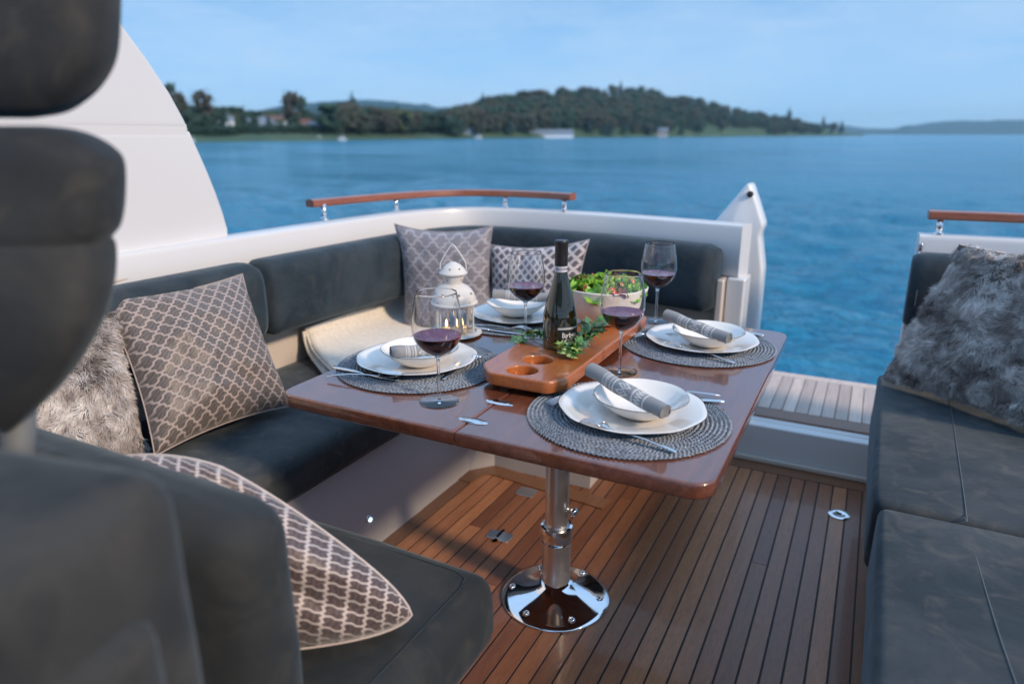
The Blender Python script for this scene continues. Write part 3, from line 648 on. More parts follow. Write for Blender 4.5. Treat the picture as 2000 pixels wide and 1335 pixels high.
rf = thing('hardtop_roof', 'white hardtop roof over the helm, carried by the white pillar', 'roof', (0, -1.4, 2.05))
obj('roof_panel', box(-2.07, 1.5, -2.4, -.5, 2.04, 2.14, .03, 3), 'gelcoat', rf)

# ------------------------------------------------------------------ corner sofa
sf = thing('corner_sofa', 'dark blue-grey suede corner sofa wrapping around the dining table', 'sofa', (-1.5, 1.8, 0))
base_poly = [(-1.265, .9), (-1.265, 2.10), (-1.20, 2.18), (-.80, 2.18), (-.80, 2.74), (-1.8, 2.74), (-1.92, .9)]
def slanted(poly, z0, z1, shrink):
    vs = [(x, y, z0) for x, y in poly] + [(x + shrink[0] * (x > -1.5 and y < 2.12), y + shrink[1] * (y > 2.05 and y < 2.3), z1) for x, y in poly]; n = len(poly)
    return mesh_from('m', vs, [(i, (i + 1) % n, n + (i + 1) % n, n + i) for i in range(n)] + [tuple(range(n, 2 * n))], False)
obj('base', slanted(base_poly, 0, .29, (-.05, .03)), 'gelcoat_grey', sf)
obj('seat_cushion', cushion(-1.90, -1.31, .62, 2.13, .285, .425, .035, .012), 'suede_seat', sf)
obj('seat_cushion', cushion(-1.90, -.52, 2.135, 2.78, .285, .425, .035, .012), 'suede', sf)
ipath = offset_path(lp2, .185)
def sub(path, f0, f1):
    P = densify(path, .02); return [p for p in P if f0(p) and f1(p)]
prof = superprof(0, .720, .074, .130, 3.6)
full = densify(ipath, .02)
segA = [p for p in full if p.y > .3 and p.y < 1.635 and p.x < -1.6]
segB = [p for p in full if p.y >= 1.643 and p.x < -1.6 and p.y < 2.58]
segC = [p for p in full if p.y >= 2.5 and p.x > -1.74 and p.x < -.50]
segA = [Vector((p.x, p.y)) for p in segA]
for sgm in (segA, segB, segC): obj('backrest', sweep(sgm, prof, round_end=.035, angle=3), 'suede', sf)
for sgm in (segB, segC):
    i0 = 3; ring = [(sgm[i0].x + (sgm[1] - sgm[0]).normalized().y * 0, 0, 0)]
obj('back_panel', sweep([p for p in lp2 if p.y > .3][:-1], [(.094, .38), (.094, .64), (.112, .64), (.112, .38)]), 'cream_panel', sf)
cl = obj('courtesy_light', tube([(-1.292, 1.513, .098), (-1.278, 1.513, .096)], .013, 16), 'chrome', sf); obj('light_lens', tube([(-1.281, 1.513, .0965), (-1.2745, 1.513, .096)], .007, 12), 'led', cl)
# near arm
nb = thing('bench_seat', 'dark suede bench seat in the lower left foreground with backrest and trellis cushion', 'bench', (-.95, .8, 0))
obj('base', box(-1.30, -.66, .5, .98, 0, .262, .02, 3), 'cream_panel', nb)
obj('seat_cushion', cushion(-1.30, -.565, .42, 1.045, .265, .425, .045, .008), 'suede_dark', nb)
obj('backrest', cushion(-1.40, -.622, .47, .60, .40, .80, .055, .004), 'suede_dark', nb)
obj('seam', tube([(-1.24, 1.002, .428), (-.64, 1.002, .428), (-.612, .99, .428), (-.604, .96, .428), (-.604, .5, .428)], .0012, 6), 'suede', nb)

# ------------------------------------------------------------------ right seat
rs = thing('right_seat', 'long dark suede seat along the right side of the cockpit', 'seat', (.6, 1.8, 0))
obj('base', box(.125, 1.3, -.6, 2.73, 0, .24, .01, 2), 'cream_panel', rs)
a = obj('seat_cushion', cushion(.088, 1.3, 1.695, 2.72, .235, .425, .02, .006), 'suede_seat', rs)
b = obj('seat_cushion', cushion(.098, 1.3, -.5, 1.687, .215, .420, .02, .006), 'suede_seat', rs)
def seam(pts, par): return obj('seam', tube(smooth_path(pts, 6), .0012, 6), 'stitch', par)
seam([(.112, 2.68, .422), (.112, 2.2, .424), (.112, 1.73, .422)], a); seam([(.30, 2.68, .428), (.29, 2.3, .431), (.275, 1.73, .428), (.272, 1.705, .420)], a)
seam([(.122, 1.66, .417), (.122, 1.2, .419), (.122, .6, .419), (.122, -.3, .417)], b); seam([(.275, 1.668, .418), (.285, 1.3, .425), (.31, .9, .425), (.33, .2, .424)], b)
obj('backrest', sweep([p for p in densify([Vector((.135, 2.665)), Vector((1.2, 2.665))], .02)], superprof(0, .748, .075, .128, 3), round_end=.035, angle=3), 'suede', rs)
seam([(.158, 2.60, .80), (.158, 2.59, .74), (.158, 2.60, .66)], rs)
obj('end_panel', box(.138, .165, 2.70, 2.765, .0, .70, .006, 2), 'gelcoat', rs)

# ------------------------------------------------------------------ cushions
def pillow_grid(n=34, thick=.075, pinch=.09, blunt=.0, seed=0):
    # local: x,y in [-.5,.5] (unit), z thickness in metres (scaled separately)
    out = []
    for side in (1, -1):
        g = []
        for j in range(n + 1):
            for i in range(n + 1):
                u, v = -1 + 2 * i / n, -1 + 2 * j / n
                px_ = u * (1 - pinch * (1 - u * u * 0 - abs(v) ** 2.2) * abs(u) ** 6 - pinch * .0) ; 
                bl = 1 - blunt * abs(u * v) ** 3; x = u * (1 - pinch * (1 - v * v)) * bl; y = v * (1 - pinch * (1 - u * u)) * bl
                t = ((1 - abs(u) ** 2.3) * (1 - abs(v) ** 2.3)) ** .52
                w = noise.noise(Vector((u * 2.2 + seed, v * 2.2, side * 3))) * .22 + noise.noise(Vector((u * 5 + seed, v * 5, side * 5))) * .08
                z = side * thick * t * (1 + w)
                g.append((x * .5, y * .5, z, (u + 1) / 2, (v + 1) / 2))
        out.append(g)
    return out
def pillow_mesh(A, B, D, thick, seed=0, n=34, pinch=.085, TR=None, blunt=0):
    # A bottom-left, B bottom-right, D top-left corner in world coordinates; front = (B-A)x(D-A)
    A, B, D = Vector(A), Vector(B), Vector(D); ex, ey = B - A, D - A; nz_ = ex.cross(ey).normalized(); c = A + ex / 2 + ey / 2; sk = (Vector(TR) - (B + D - A)) if TR else Vector((0, 0, 0))
    vs, fs, uvs = [], [], []; idx = {}
    gs = pillow_grid(n, thick, pinch, blunt, seed)
    for s, g in enumerate(gs):
        for k, (x, y, z, u, v) in enumerate(g):
            i, j = k % (n + 1), k // (n + 1)
            if s == 1 and (i in (0, n) or j in (0, n)): idx[(s, k)] = idx[(0, k)]; continue
            idx[(s, k)] = len(vs); vs.append(c + ex * x + ey * y + nz_ * z + sk * ((x + .5) * (y + .5))); uvs.append((u, v))
        for j in range(n):
            for i in range(n):
                q = [idx[(s, j * (n + 1) + i)], idx[(s, j * (n + 1) + i + 1)], idx[(s, (j + 1) * (n + 1) + i + 1)], idx[(s, (j + 1) * (n + 1) + i)]]
                fs.append(tuple(q if s == 0 else q[::-1]))
    me = mesh_from('pillow', vs, fs); ul = me.uv_layers.new(name='UVMap')
    for lp_ in me.loops: ul.data[lp_.index].uv = uvs[lp_.vertex_index]
    return me
def piping(me_pts, par, mat, r=.0025): return obj('piping', tube(me_pts, r, 6), mat, par)
def pillow(label, mat, A, B, D, thick, seed, pinch=.085, TR=None, blunt=0):
    me = pillow_mesh(A, B, D, thick, seed, pinch=pinch, TR=TR, blunt=blunt); sk = (Vector(TR) - (Vector(B) + Vector(D) - Vector(A))) if TR else Vector((0, 0, 0)); A, B, D = Vector(A), Vector(B), Vector(D)
    r = thing('cushion', label, 'cushion', (A + B) / 2); obj('cover', me, mat, r)
    ex, ey = B - A, D - A; c = A + ex / 2 + ey / 2; pts = []
    for (u0, v0, u1, v1) in ((-1, -1, 1, -1), (1, -1, 1, 1), (1, 1, -1, 1), (-1, 1, -1, -1)):
        for k in range(16):
            t = k / 16; u, v = u0 + (u1 - u0) * t, v0 + (v1 - v0) * t; bl = 1 - blunt * abs(u * v) ** 3; a_, b_ = .5 * u * (1 - pinch * (1 - v * v)) * bl, .5 * v * (1 - pinch * (1 - u * u)) * bl; pts.append(c + ex * a_ * 1.004 + ey * b_ * 1.004 + sk * ((a_ + .5) * (b_ + .5)))
    pts.append(pts[0]); obj('piping', tube(pts, .0022, 6), mat, r); return r
pillow('large brown trellis-pattern cushion leaning on the left side of the sofa', 'trellis_brown', (-1.56, 1.03, .46), (-1.50, 1.45, .46), (-1.80, 1.11, .83), .095, 1)
pillow('trellis cushion with pale net pattern on the near bench seat', 'trellis_near', (-.87, .585, .46), (-.585, .83, .455), (-1.14, .60, .715), .125, 5, -.10, (-.885, .69, .750), .09)
pillow('silver-grey trellis cushion in the sofa corner behind the lantern', 'trellis_silver', (-1.70, 2.30, .455), (-1.31, 2.42, .455), (-1.735, 2.325, .90), .075, 9, .13)
pillow('small pale cushion with dark dots beside the silver-grey cushion', 'trellis_dots', (-1.37, 2.42, .455), (-.955, 2.44, .47), (-1.385, 2.48, .82), .07, 13, .13, (-.955, 2.50, .865))

def fur_cushion(label, mat, A, B, D, thick, seed, count, length, group=None):
    me = pillow_mesh(A, B, D, thick, seed, pinch=.04, n=30); A, B, D = Vector(A), Vector(B), Vector(D)
    r = thing('fur_cushion', label, 'cushion', (A + B) / 2); o = obj('cover', me, 'fur_skin', r)
    me.calc_loop_triangles(); T = np.array([t.vertices[:] for t in me.loop_triangles]); P = np.array([v.co[:] for v in me.vertices]); N = np.array([v.normal[:] for v in me.vertices])
    a, b, c = P[T[:, 0]], P[T[:, 1]], P[T[:, 2]]; ar = np.linalg.norm(np.cross(b - a, c - a), axis=1); rng = np.random.RandomState(seed)
    ti = rng.choice(len(T), count, p=ar / ar.sum()); r1, r2_ = np.sqrt(rng.rand(count)), rng.rand(count)
    w = np.stack([1 - r1, r1 * (1 - r2_), r1 * r2_], 1); pos = (P[T[ti]] * w[:, :, None]).sum(1); nor = (N[T[ti]] * w[:, :, None]).sum(1)
    fl_ = np.array([[noise.noise(Vector(q) * 9), noise.noise(Vector(q) * 9 + Vector((7, 3, 1))), noise.noise(Vector(q) * 9 + Vector((2, 9, 5)))] for q in pos]) 
    cl_ = np.array([[noise.noise(Vector(q) * 45), noise.noise(Vector(q) * 45 + Vector((7, 3, 1))), noise.noise(Vector(q) * 45 + Vector((2, 9, 5)))] for q in pos])
    d = nor * .55 + fl_ * 1.5 + cl_ * .9 + rng.normal(0, .18, (count, 3)) + [0, 0, -.35]
    d /= np.linalg.norm(d, axis=1)[:, None]; k = (d * nor).sum(1); d += nor * np.clip(.25 - k, 0, 1)[:, None]; d /= np.linalg.norm(d, axis=1)[:, None]
    L = length * rng.uniform(.6, 1.2, count)[:, None]; s = np.cross(d, rng.normal(0, 1, (count, 3))); s /= np.linalg.norm(s, axis=1)[:, None]; wd = .0007
    v = np.empty((count, 5, 3)); mid = pos + d * L * .55; tip = mid + (d * .8 + np.array([0, 0, -.35]) + cl_ * .5) * L * .5
    v[:, 0] = pos - s * wd; v[:, 1] = pos + s * wd; v[:, 2] = mid + s * wd * .8; v[:, 3] = mid - s * wd * .8; v[:, 4] = tip
    hm = bpy.data.meshes.new('fur'); hm.vertices.add(count * 5); hm.vertices.foreach_set('co', v.reshape(-1))
    base = np.arange(count)[:, None] * 5; q = (base + [0, 1, 2, 3]); t3 = (base + [3, 2, 4])
    li = np.concatenate([q, t3], 1).reshape(-1); hm.loops.add(len(li)); hm.loops.foreach_set('vertex_index', li)
    hm.polygons.add(count * 2); ls = (np.arange(count)[:, None] * 7 + [0, 4]).reshape(-1); hm.polygons.foreach_set('loop_start', ls); hm.update(calc_edges=True); hm.validate()
    obj('fur', hm, mat, r, 'stuff')
fur_cushion('big grey and white fur cushion at the end of the right-hand seat', 'fur_grey', (.100, 2.585, .46), (.52, 2.26, .46), (.245, 2.535, .925), .06, 21, 150000, .023)
fur_cushion('pale grey fur cushion half hidden behind the large brown trellis cushion', 'fur_side', (-1.80, .66, .45), (-1.64, 1.06, .45), (-1.92, .72, .80), .07, 22, 60000, .022)

# blanket
def blanket():
    r = thing('blanket', 'folded cream wool blanket lying over the sofa corner seat', 'blanket', (-1.6, 2.1, .43)); n = 26
    for lay, dz, x1, nm in ((0, 0, -1.42, 'lower_fold'), (1, .022, -1.46, 'upper_fold')):
        path = smooth_path([(-1.835, 0, .545 - lay * .01), (-1.82, 0, .50), (-1.76, 0, .462), (-1.60, 0, .447), (-1.50, 0, .447), (x1, 0, .44), (x1 + .04, 0, .40 + dz)], 5)
        vs, fs = [], []; m_ = len(path)
        for j in range(n + 1):
            y = 1.88 + .80 * j / n + lay * .012
            for i, p in enumerate(path):
                w = noise.noise(Vector((p.x * 5, y * 5, lay))) * .008; vs.append((p.x + w, y + (p.x + 1.85) * -.62, p.z + dz + w + .004))
        for j in range(n):
            for i in range(m_ - 1): fs.append((j * m_ + i, j * m_ + i + 1, (j + 1) * m_ + i + 1, (j + 1) * m_ + i))
        me = mesh_from('m', vs, fs); o = obj(nm, me, 'blanket_wool', r); md = o.modifiers.new('s', 'SOLIDIFY'); md.thickness = .014; md.offset = 1
        obj('hem', tube([vs[i] for i in range(m_)], .007, 8), 'blanket_wool', r)
blanket()

# ------------------------------------------------------------------ helm seat
def helm():
    fw = Vector((-math.sin(YAW) * math.cos(PITCH), math.cos(YAW) * math.cos(PITCH), -math.sin(PITCH))); rtv = Vector((math.cos(YAW), math.sin(YAW), 0)); upv = rtv.cross(fw)
    def P(x, y, d): return Vector((0, 0, EYE)) + (fw * 1360 + rtv * (x - 1000) + upv * (667.5 - y)) * (d / 1360)
    r = thing('helm_seat', 'dark grey upholstered helm chair close to the camera at the left edge', 'seat', (-.72, .42, .3))
    yaw = YAW + .62
    def lump(cx, rows, dth, e, name, mat='suede_helm'):
        # rows: (photo row, half width px, centre shift px)
        D = .72; vs, fs = [], []; n = 40
        ax = Vector((math.cos(yaw), math.sin(yaw), 0)); ay = Vector((-ax.y, ax.x, 0))
        rows2 = [Vector(q) for q in rows]; sm = smooth_path(rows2, 4)
        for q in sm:
            c = P(cx + q.z, q.x, D); hw = max(.001, q.y * D / 1360)
            for k in range(n):
                a = 2 * PI * k / n; cc, ss = math.cos(a), math.sin(a)
                vs.append(c + rtv * hw * math.copysign(abs(cc) ** (2 / e), cc) + Vector((-rtv.y, rtv.x, 0)) * (hw * dth) * math.copysign(abs(ss) ** (2 / e), ss))
        m_ = len(sm)
        for i in range(m_ - 1):
            for k in range(n): fs.append((i * n + k, i * n + (k + 1) % n, (i + 1) * n + (k + 1) % n, (i + 1) * n + k))
        fs += [tuple(range(n)), tuple(range((m_ - 1) * n, m_ * n))]
        bm = bmesh.new(); bv = [bm.verts.new(v) for v in vs]
        for f in fs: bm.faces.new([bv[i] for i in f])
        return obj(name, bm_mesh('m', bm), mat, r)
    lump(30, [(-190, 60, 0), (-180, 120, 0), (-150, 165, 0), (-60, 186, 0), (40, 187, 0), (110, 180, 0), (160, 160, -4), (195, 132, -8), (220, 95, -10), (231, 40, -12)], .55, 3, 'headrest')
    lump(40, [(246, 60, -20), (252, 105, -15), (266, 140, -8), (290, 170, -2), (320, 186, 0), (390, 187, 0), (440, 180, 0), (462, 168, -2), (474, 160, -4)], .55, 3, 'backrest_upper')
    lump(40, [(462, 150, -6), (472, 168, -4), (500, 173, -2), (560, 171, -4), (620, 160, -8), (680, 138, -14), (740, 106, -20), (790, 66, -26), (832, 22, -30), (840, 5, -30)], .55, 3, 'backrest_lower')
    obj('strut', tube([P(38, 800, .74), P(34, 930, .74)], .016, 14), 'stitch', r)
    # seat squab with a folded-over side bolster
    a0 = P(-20, 1195, .56); me = cushion(-.19, .118, -.16, .10, -.33, .100, .035, .004)
    me.transform(Matrix.Translation(a0) @ Matrix.Rotation(math.radians(12), 4, 'Z')); obj('side_bolster', me, 'suede_helm', r)
    me = cushion(-.17, .10, -.14, .08, -.30, .035, .03, .003); me.transform(Matrix.Translation(P(-30, 1345, .52)) @ Matrix.Rotation(math.radians(12), 4, 'Z')); obj('seat_base', me, 'suede_helm', r)
helm()

# ------------------------------------------------------------------ dining table
TZ = .69
tb = thing('dining_table', 'varnished mahogany folding table on a chrome pedestal', 'table', (-.66, 1.55, 0))
def top_poly(x0, x1, y0, y1, rl, rr):
    o = []
    def arc(cx, cy, r, a0, a1):
        for k in range(9): a = math.radians(a0 + (a1 - a0) * k / 8); o.append((cx + r * math.cos(a), cy + r * math.sin(a)))
    if rl: arc(x0 + rl, y0 + rl, rl, 180, 270)
    else: o.append((x0, y0))
    if rr: arc(x1 - rr, y0 + rr, rr, 270, 360); arc(x1 - rr, y1 - rr, rr, 0, 90)
    else: o.extend([(x1, y0), (x1, y1)])
    if rl: arc(x0 + rl, y1 - rl, rl, 90, 180)
    else: o.append((x0, y1))
    return o
obj('tabletop_leaf', prism(top_poly(-1.152, -.6795, 1.07, 2.135, .045, 0), TZ - .032, TZ, .006, 4), 'mahogany', tb)
obj('tabletop_leaf', prism(top_poly(-.6780, -.178, 1.07, 2.135, 0, .045), TZ - .032, TZ, .006, 4), 'mahogany', tb)
for y in (1.133, 1.247):
    h = obj('hinge', lathe([(.031, TZ + .0003), (.031, TZ + .0012), (.029, TZ + .0018), (0, TZ + .0018)], 40), 'chrome', tb)
    h.data.transform(Matrix.Translation((-.672, y, 0)) @ Matrix.Diagonal((1.1, .42, 1, 1)))
    for dx in (-.020, .020): obj('screw', lathe([(.0035, TZ + .002), (.002, TZ + .0026), (0, TZ + .0026)], 12, -.672 + dx, y), 'steel', h)
px0, py0 = -.66, 1.55
obj('upper_pole', lathe([(.032, .16), (.032, .655)], 40, px0, py0), 'steel', tb)
obj('top_flange', lathe([(.034, .62), (.04, .64), (.10, .652), (.10, .657)], 40, px0, py0), 'steel', tb)
obj('collar', lathe([(.0415, .182), (.0445, .186), (.0445, .222), (.043, .229), (.036, .230), (.0325, .226)], 48, px0, py0), 'chrome', tb)
obj('lower_pole', lathe([(.040, .045), (.040, .182)], 48, px0, py0), 'steel', tb)
bp = obj('base_plate', lathe([(.151, .0), (.152, .004), (.150, .007), (.135, .012), (.11, .019), (.085, .029), (.062, .041), (.048, .052), (.0405, .060)], 72, px0, py0), 'chrome', tb)
for k in range(6):
    a = 2 * PI * k / 6 + .25; obj('bolt', lathe([(.0095, .0125), (.0095, .017), (.007, .0205), (.003, .0212), (.003, .018), (0, .018)], 20, px0 + .124 * math.cos(a), py0 + .124 * math.sin(a)), 'chrome', bp)
kb = obj('clamp_knob', tube([(px0 + .03, py0 + .0, .285), (px0 + .045, py0 - .004, .285)], .006, 12), 'steel', tb); obj('knob_head', tube([(px0 + .045, py0 - .004, .285), (px0 + .052, py0 - .006, .285), (px0 + .06, py0 - .008, .285)], [.010, .013, .009], 14), 'chrome', kb)

# ------------------------------------------------------------------ place settings
def mat_mesh(R=.208):
    vs, fs = [], []; rnd = random.Random(2)
    r = .010; k = 0
    while r < R - .002:
        nseg = max(6, int(2 * PI * r / .0092))
        for side in (-1, 1):
            for i in range(nseg):
                a = 2 * PI * (i + (.5 if side > 0 else 0)) / nseg + k * .37; rr = r + side * .0021
                c = Vector((rr * math.cos(a), rr * math.sin(a), .0034 + rnd.uniform(-.0004, .0004))); T = Vector((-math.sin(a), math.cos(a), 0)); N = Vector((math.cos(a), math.sin(a), 0))
                d = (T + N * side * .62).normalized() * .0062; s = d.normalized().cross(Vector((0, 0, 1))) * .0023; u = Vector((0, 0, .0026)); b = len(vs)
                vs += [c - d, c + s, c + d, c - s, c + u, c - u * .6 + Vector((0, 0, -.0005))]
                fs += [(b, b + 1, b + 4), (b + 1, b + 2, b + 4), (b + 2, b + 3, b + 4), (b + 3, b, b + 4)]
        r += .0088; k += 1
    return mesh_from('braid', vs, fs, False)
braid = mat_mesh(); braid.materials.append(mt('placemat')); mbase = lathe([(.203, .0008), (.203, .0030), (0, .0030)], 64); mbase.materials.append(mt('placemat_base'))
def wv(a, r): return 1 + (.009 * math.cos(9 * a) + .003 * math.cos(4 * a + 1)) * min(1, (r / .15) ** 3)
plate_m = lathe([(0, .004), (.085, .004), (.095, .006), (.112, .012), (.14, .017), (.150, .0195), (.1515, .0185), (.141, .014), (.112, .0085), (.092, .0012), (.0, .0012)], 96, wave=wv); plate_m.materials.append(mt('ceramic'))
rim_m = lathe([(.1502, .0190), (.1520, .0193), (.1522, .0186), (.1505, .0180)], 96, wave=wv, close=True); rim_m.materials.append(mt('ceramic_rim'))
def wb(a, r): return 1 + .008 * math.cos(6 * a + .5) * min(1, (r / .09) ** 3)
bowl_m = lathe([(0, .004), (.03, .0045), (.05, .009), (.070, .021), (.083, .033), (.0915, .0405), (.0955, .0425), (.0960, .0415), (.0925, .0385), (.085, .031), (.072, .019), (.052, .006), (.042, .0), (0, .0)], 80, wave=wb); bowl_m.materials.append(mt('ceramic'))
brim_m = lathe([(.0948, .0423), (.0965, .0422), (.0966, .0412), (.095, .0408)], 80, wave=wb, close=True); brim_m.materials.append(mt('ceramic_rim'))
def bare(name, me, parent, mat4=None):
    o = bpy.data.objects.new(name, me); C.objects.link(o); o.parent = parent
    return o
def put(name, label, cat, loc, parts, rz=0, group=None):
    r = thing(name, label, cat, loc, group); r.matrix_basis = Matrix.Translation(loc) @ Matrix.Rotation(rz, 4, 'Z')
    for n_, me in parts: bare(n_, me, r)
    return r
def roll(label, a, b, r=.0175):
    a, b = Vector(a), Vector(b); L = (b - a).length; n = 34; m_ = 30; vs, fs, uv = [], [], []
    for j in range(m_ + 1):
        t = j / m_
        for i in range(n + 1):
            th = 2 * PI * 1.0 * i / n; rr = r * (1 + .05 * math.sin(th + 1 + 3 * t)) * (1 - .12 * max(0, t - .75) * 4 * .5); z = math.sin(th) * rr; z = max(z, -rr * .8)
            vs.append((t * L, math.cos(th) * rr + .002 * math.sin(t * 9), z + .0012 * math.sin(t * 14))); uv.append((t, i / n))
    for j in range(m_):
        for i in range(n): fs.append((j * (n + 1) + i, j * (n + 1) + i + 1, (j + 1) * (n + 1) + i + 1, (j + 1) * (n + 1) + i))
    # spiral ends
    for e_, x in ((0, .0005), (1, L - .0005)):
        k0 = len(vs); q = 46
        for i in range(q):
            th = 2 * PI * 2.6 * i / q; rr = r * (.96 - .8 * i / q)
            vs += [(x, math.cos(th) * rr, max(math.sin(th) * rr, -r * .8)), (x, math.cos(th) * rr * .82, max(math.sin(th) * rr * .82, -r * .8))]; uv += [(.02, .1)] * 2
        for i in range(q - 1): b0 = k0 + 2 * i; fs.append((b0, b0 + 2, b0 + 3, b0 + 1))
        k1 = len(vs); xs_ = .004 if e_ == 0 else L - .004; vs.append((xs_, 0, 0)); uv.append((.02, .1))
        for i in range(n): vs.append((xs_, math.cos(2 * PI * i / n) * r * .97, max(-r * .8, math.sin(2 * PI * i / n) * r * .97))); uv.append((.02, .1))
        for i in range(n): fs.append((k1, k1 + 1 + i, k1 + 1 + (i + 1) % n))
    # loose flap
    k0 = len(vs)
    for j in range(m_ + 1):
        t = j / m_; vs += [(t * L * .98, r * .98, -.002), (t * L * .98, r * 1.25 + .003, -r * .55)]; uv += [(t, .02), (t, .06)]
    for j in range(m_): b0 = k0 + 2 * j; fs.append((b0, b0 + 2, b0 + 3, b0 + 1))
    me = mesh_from('napkin', vs, fs); ul = me.uv_layers.new(name='UVMap')
    for lp_ in me.loops: ul.data[lp_.index].uv = uv[lp_.vertex_index]
    d = (b - a).normalized(); s = Vector((0, 0, 1)).cross(d).normalized(); u = d.cross(s)
    me.transform(Matrix(((d.x, s.x, u.x, a.x), (d.y, s.y, u.y, a.y), (d.z, s.z, u.z, a.z), (0, 0, 0, 1)))); me.materials.append(mt('napkin')); me.name = 'napkin'
    o = bpy.data.objects.new('napkin', me); C.objects.link(o); tag(o, label, 'napkin', 'patterned grey napkins'); return o
def strip(pts, z_of, th=.0022):  # pts: (x, halfwidth)
    vs, fs = [], []; n = 6
    for x, w, *_ in pts:
        for k in range(n): a = 2 * PI * k / n; vs.append((x, w * math.cos(a), z_of(x) + (th if not _ else _[0]) * .5 * math.sin(a)))
    m_ = len(pts)
    for i in range(m_ - 1):
        for k in range(n): fs.append((i * n + k, i * n + (k + 1) % n, (i + 1) * n + (k + 1) % n, (i + 1) * n + k))
    fs += [tuple(range(n)), tuple(range((m_ - 1) * n, m_ * n))]
    bm = bmesh.new(); bv = [bm.verts.new(v) for v in vs]
    for f in fs: bm.faces.new([bv[i] for i in f])
    return bm_mesh('m', bm)
def zf(x):
    if x < .13: return .004 + .006 * math.sin(min(1, x / .13) * PI * .9)
    t = (x - .13) / .065; return .004 + .002 + .010 * math.sin(min(1, max(0, t)) * PI) * (1 if t < .5 else 1) * .9
def fork_parts():
    hd = strip([(0, .002), (.002, .0055), (.02, .006), (.06, .0042), (.10, .0026), (.125, .0024), (.135, .004), (.145, .010), (.152, .0118)], zf)
    ti = []
    for k in range(4):
        y = -.0099 + .0066 * k; m_ = strip([(.150, .0021), (.165, .0020), (.185, .0017), (.196, .0008)], lambda x: zf(x)); m_.transform(Matrix.Translation((0, y, 0))); ti.append(m_)
    for me in [hd] + ti: me.materials.append(mt('cutlery_steel'))
    return [('handle', hd)] + [('tine', t) for t in ti]
def spoon_parts():
    hd = strip([(0, .002), (.002, .0055), (.02, .006), (.06, .0042), (.10, .0026), (.128, .0026), (.136, .005)], zf)
    vs, fs = [], []; n, m_ = 24, 7
    for j in range(m_ + 1):
        t = j / m_
        for i in range(n): a = 2 * PI * i / n; vs.append((.162 + .030 * t * math.cos(a), .0195 * t * math.sin(a) * (1 - .12 * math.cos(a)), .012 - .009 * (1 - t * t)))
    for j in range(m_):
        for i in range(n): fs.append((j * n + i, j * n + (i + 1) % n, (j + 1) * n + (i + 1) % n, (j + 1) * n + i))
    b = mesh_from('m', vs, fs)
    for me in (hd, b): me.materials.append(mt('cutlery_steel'))
    return [('handle', hd), ('spoon_bowl', b)]
def knife_parts():
    h = strip([(0, .003), (.003, .0075, .005), (.02, .0085, .006), (.07, .007, .006), (.10, .006, .005)], lambda x: .0045)
    bl = strip([(.10, .006, .004), (.105, .0085, .0016), (.16, .0098, .0014), (.195, .0075, .0012), (.208, .0015, .001)], lambda x: .0045)
    for me in (h, bl): me.materials.append(mt('cutlery_steel'))
    return [('handle', h), ('blade', bl)]
CUT = {'fork': fork_parts(), 'spoon': spoon_parts(), 'knife': knife_parts()}
def cut(kind, a, b, label, group='silver cutlery at the place settings'):
    a, b = Vector(a), Vector(b); d = (b - a).normalized(); s = Vector((0, 0, 1)).cross(d).normalized(); u = d.cross(s)
    r = thing(kind, label, kind, a, group); r.matrix_basis = Matrix(((d.x, s.x, u.x, a.x), (d.y, s.y, u.y, a.y), (d.z, s.z, u.z, a.z), (0, 0, 0, 1)))
    for n_, me in CUT[kind]: bare(n_, me, r)
    return r
SET = [('front right corner of the table', (-.40, 1.30), (-.395, 1.312), (-.375, 1.305)), ('left front corner beside the large brown cushion', (-.97, 1.38), (-.982, 1.384), (-.965, 1.372)),
       ('back right corner of the table', (-.39, 1.885), (-.38, 1.888), (-.36, 1.87)), ('back left of the table behind the lantern', (-.965, 1.905), (-.96, 1.915), (-.97, 1.92))]
for i, (w, mc, pc, bc) in enumerate(SET):
    put('placemat', 'round woven grey placemat at the ' + w, 'placemat', (mc[0], mc[1], TZ + .0002), [('braid', braid), ('backing', mbase)], i * .4, 'round woven grey placemats')
    put('plate', 'white wavy-rimmed dinner plate at the ' + w, 'plate', (pc[0], pc[1], TZ + .0052), [('dish', plate_m), ('rim_line', rim_m)], i * .7, 'white dinner plates')
    put('bowl', 'shallow white bowl on the plate at the ' + w, 'bowl', (bc[0], bc[1], TZ + .0100), [('dish', bowl_m), ('rim_line', brim_m)], i * .5, 'shallow white bowls')
roll('rolled grey napkin with white knit pattern across the front right bowl', (-.492, 1.318, .772), (-.302, 1.222, .746), .0158)
roll('rolled grey napkin with white knit pattern across the back right bowl', (-.478, 1.862, .770), (-.290, 1.785, .746), .0158)
roll('rolled grey napkin lying inside the bowl at the left front corner', (-.992, 1.255 + .035, .745), (-.895, 1.40, .742), .016)
roll('rolled grey napkin on the bowl at the back left of the table', (-1.045, 1.90, .762), (-.875, 1.96, .757), .016)
zt = TZ + .006
cut('fork', (-.262, 1.160, zt), (-.47, 1.183, zt + .014), 'fork lying in front of the plate at the front right corner')
cut('fork', (-.445, 1.42, zt), (-.555, 1.27, zt), 'second fork tucked under the left rim of the front right plate'); cut('knife', (-.232, 1.455, zt), (-.40, 1.40, zt - .003), 'knife on the right of the front right plate, handle outward')
cut('fork', (-.248, 1.487, zt), (-.43, 1.43, zt - .003), 'fork beside the knife behind the front right plate, only its handle showing')
cut('fork', (-.262, 1.735, zt), (-.475, 1.79, zt + .012), 'fork lying in front of the plate at the back right corner'); cut('fork', (-.42, 1.965, zt), (-.568, 1.825, zt), 'fork poking out left of the back right plate')
cut('knife', (-.235, 2.03, zt), (-.40, 2.05, zt), 'knife handle behind the back right plate')
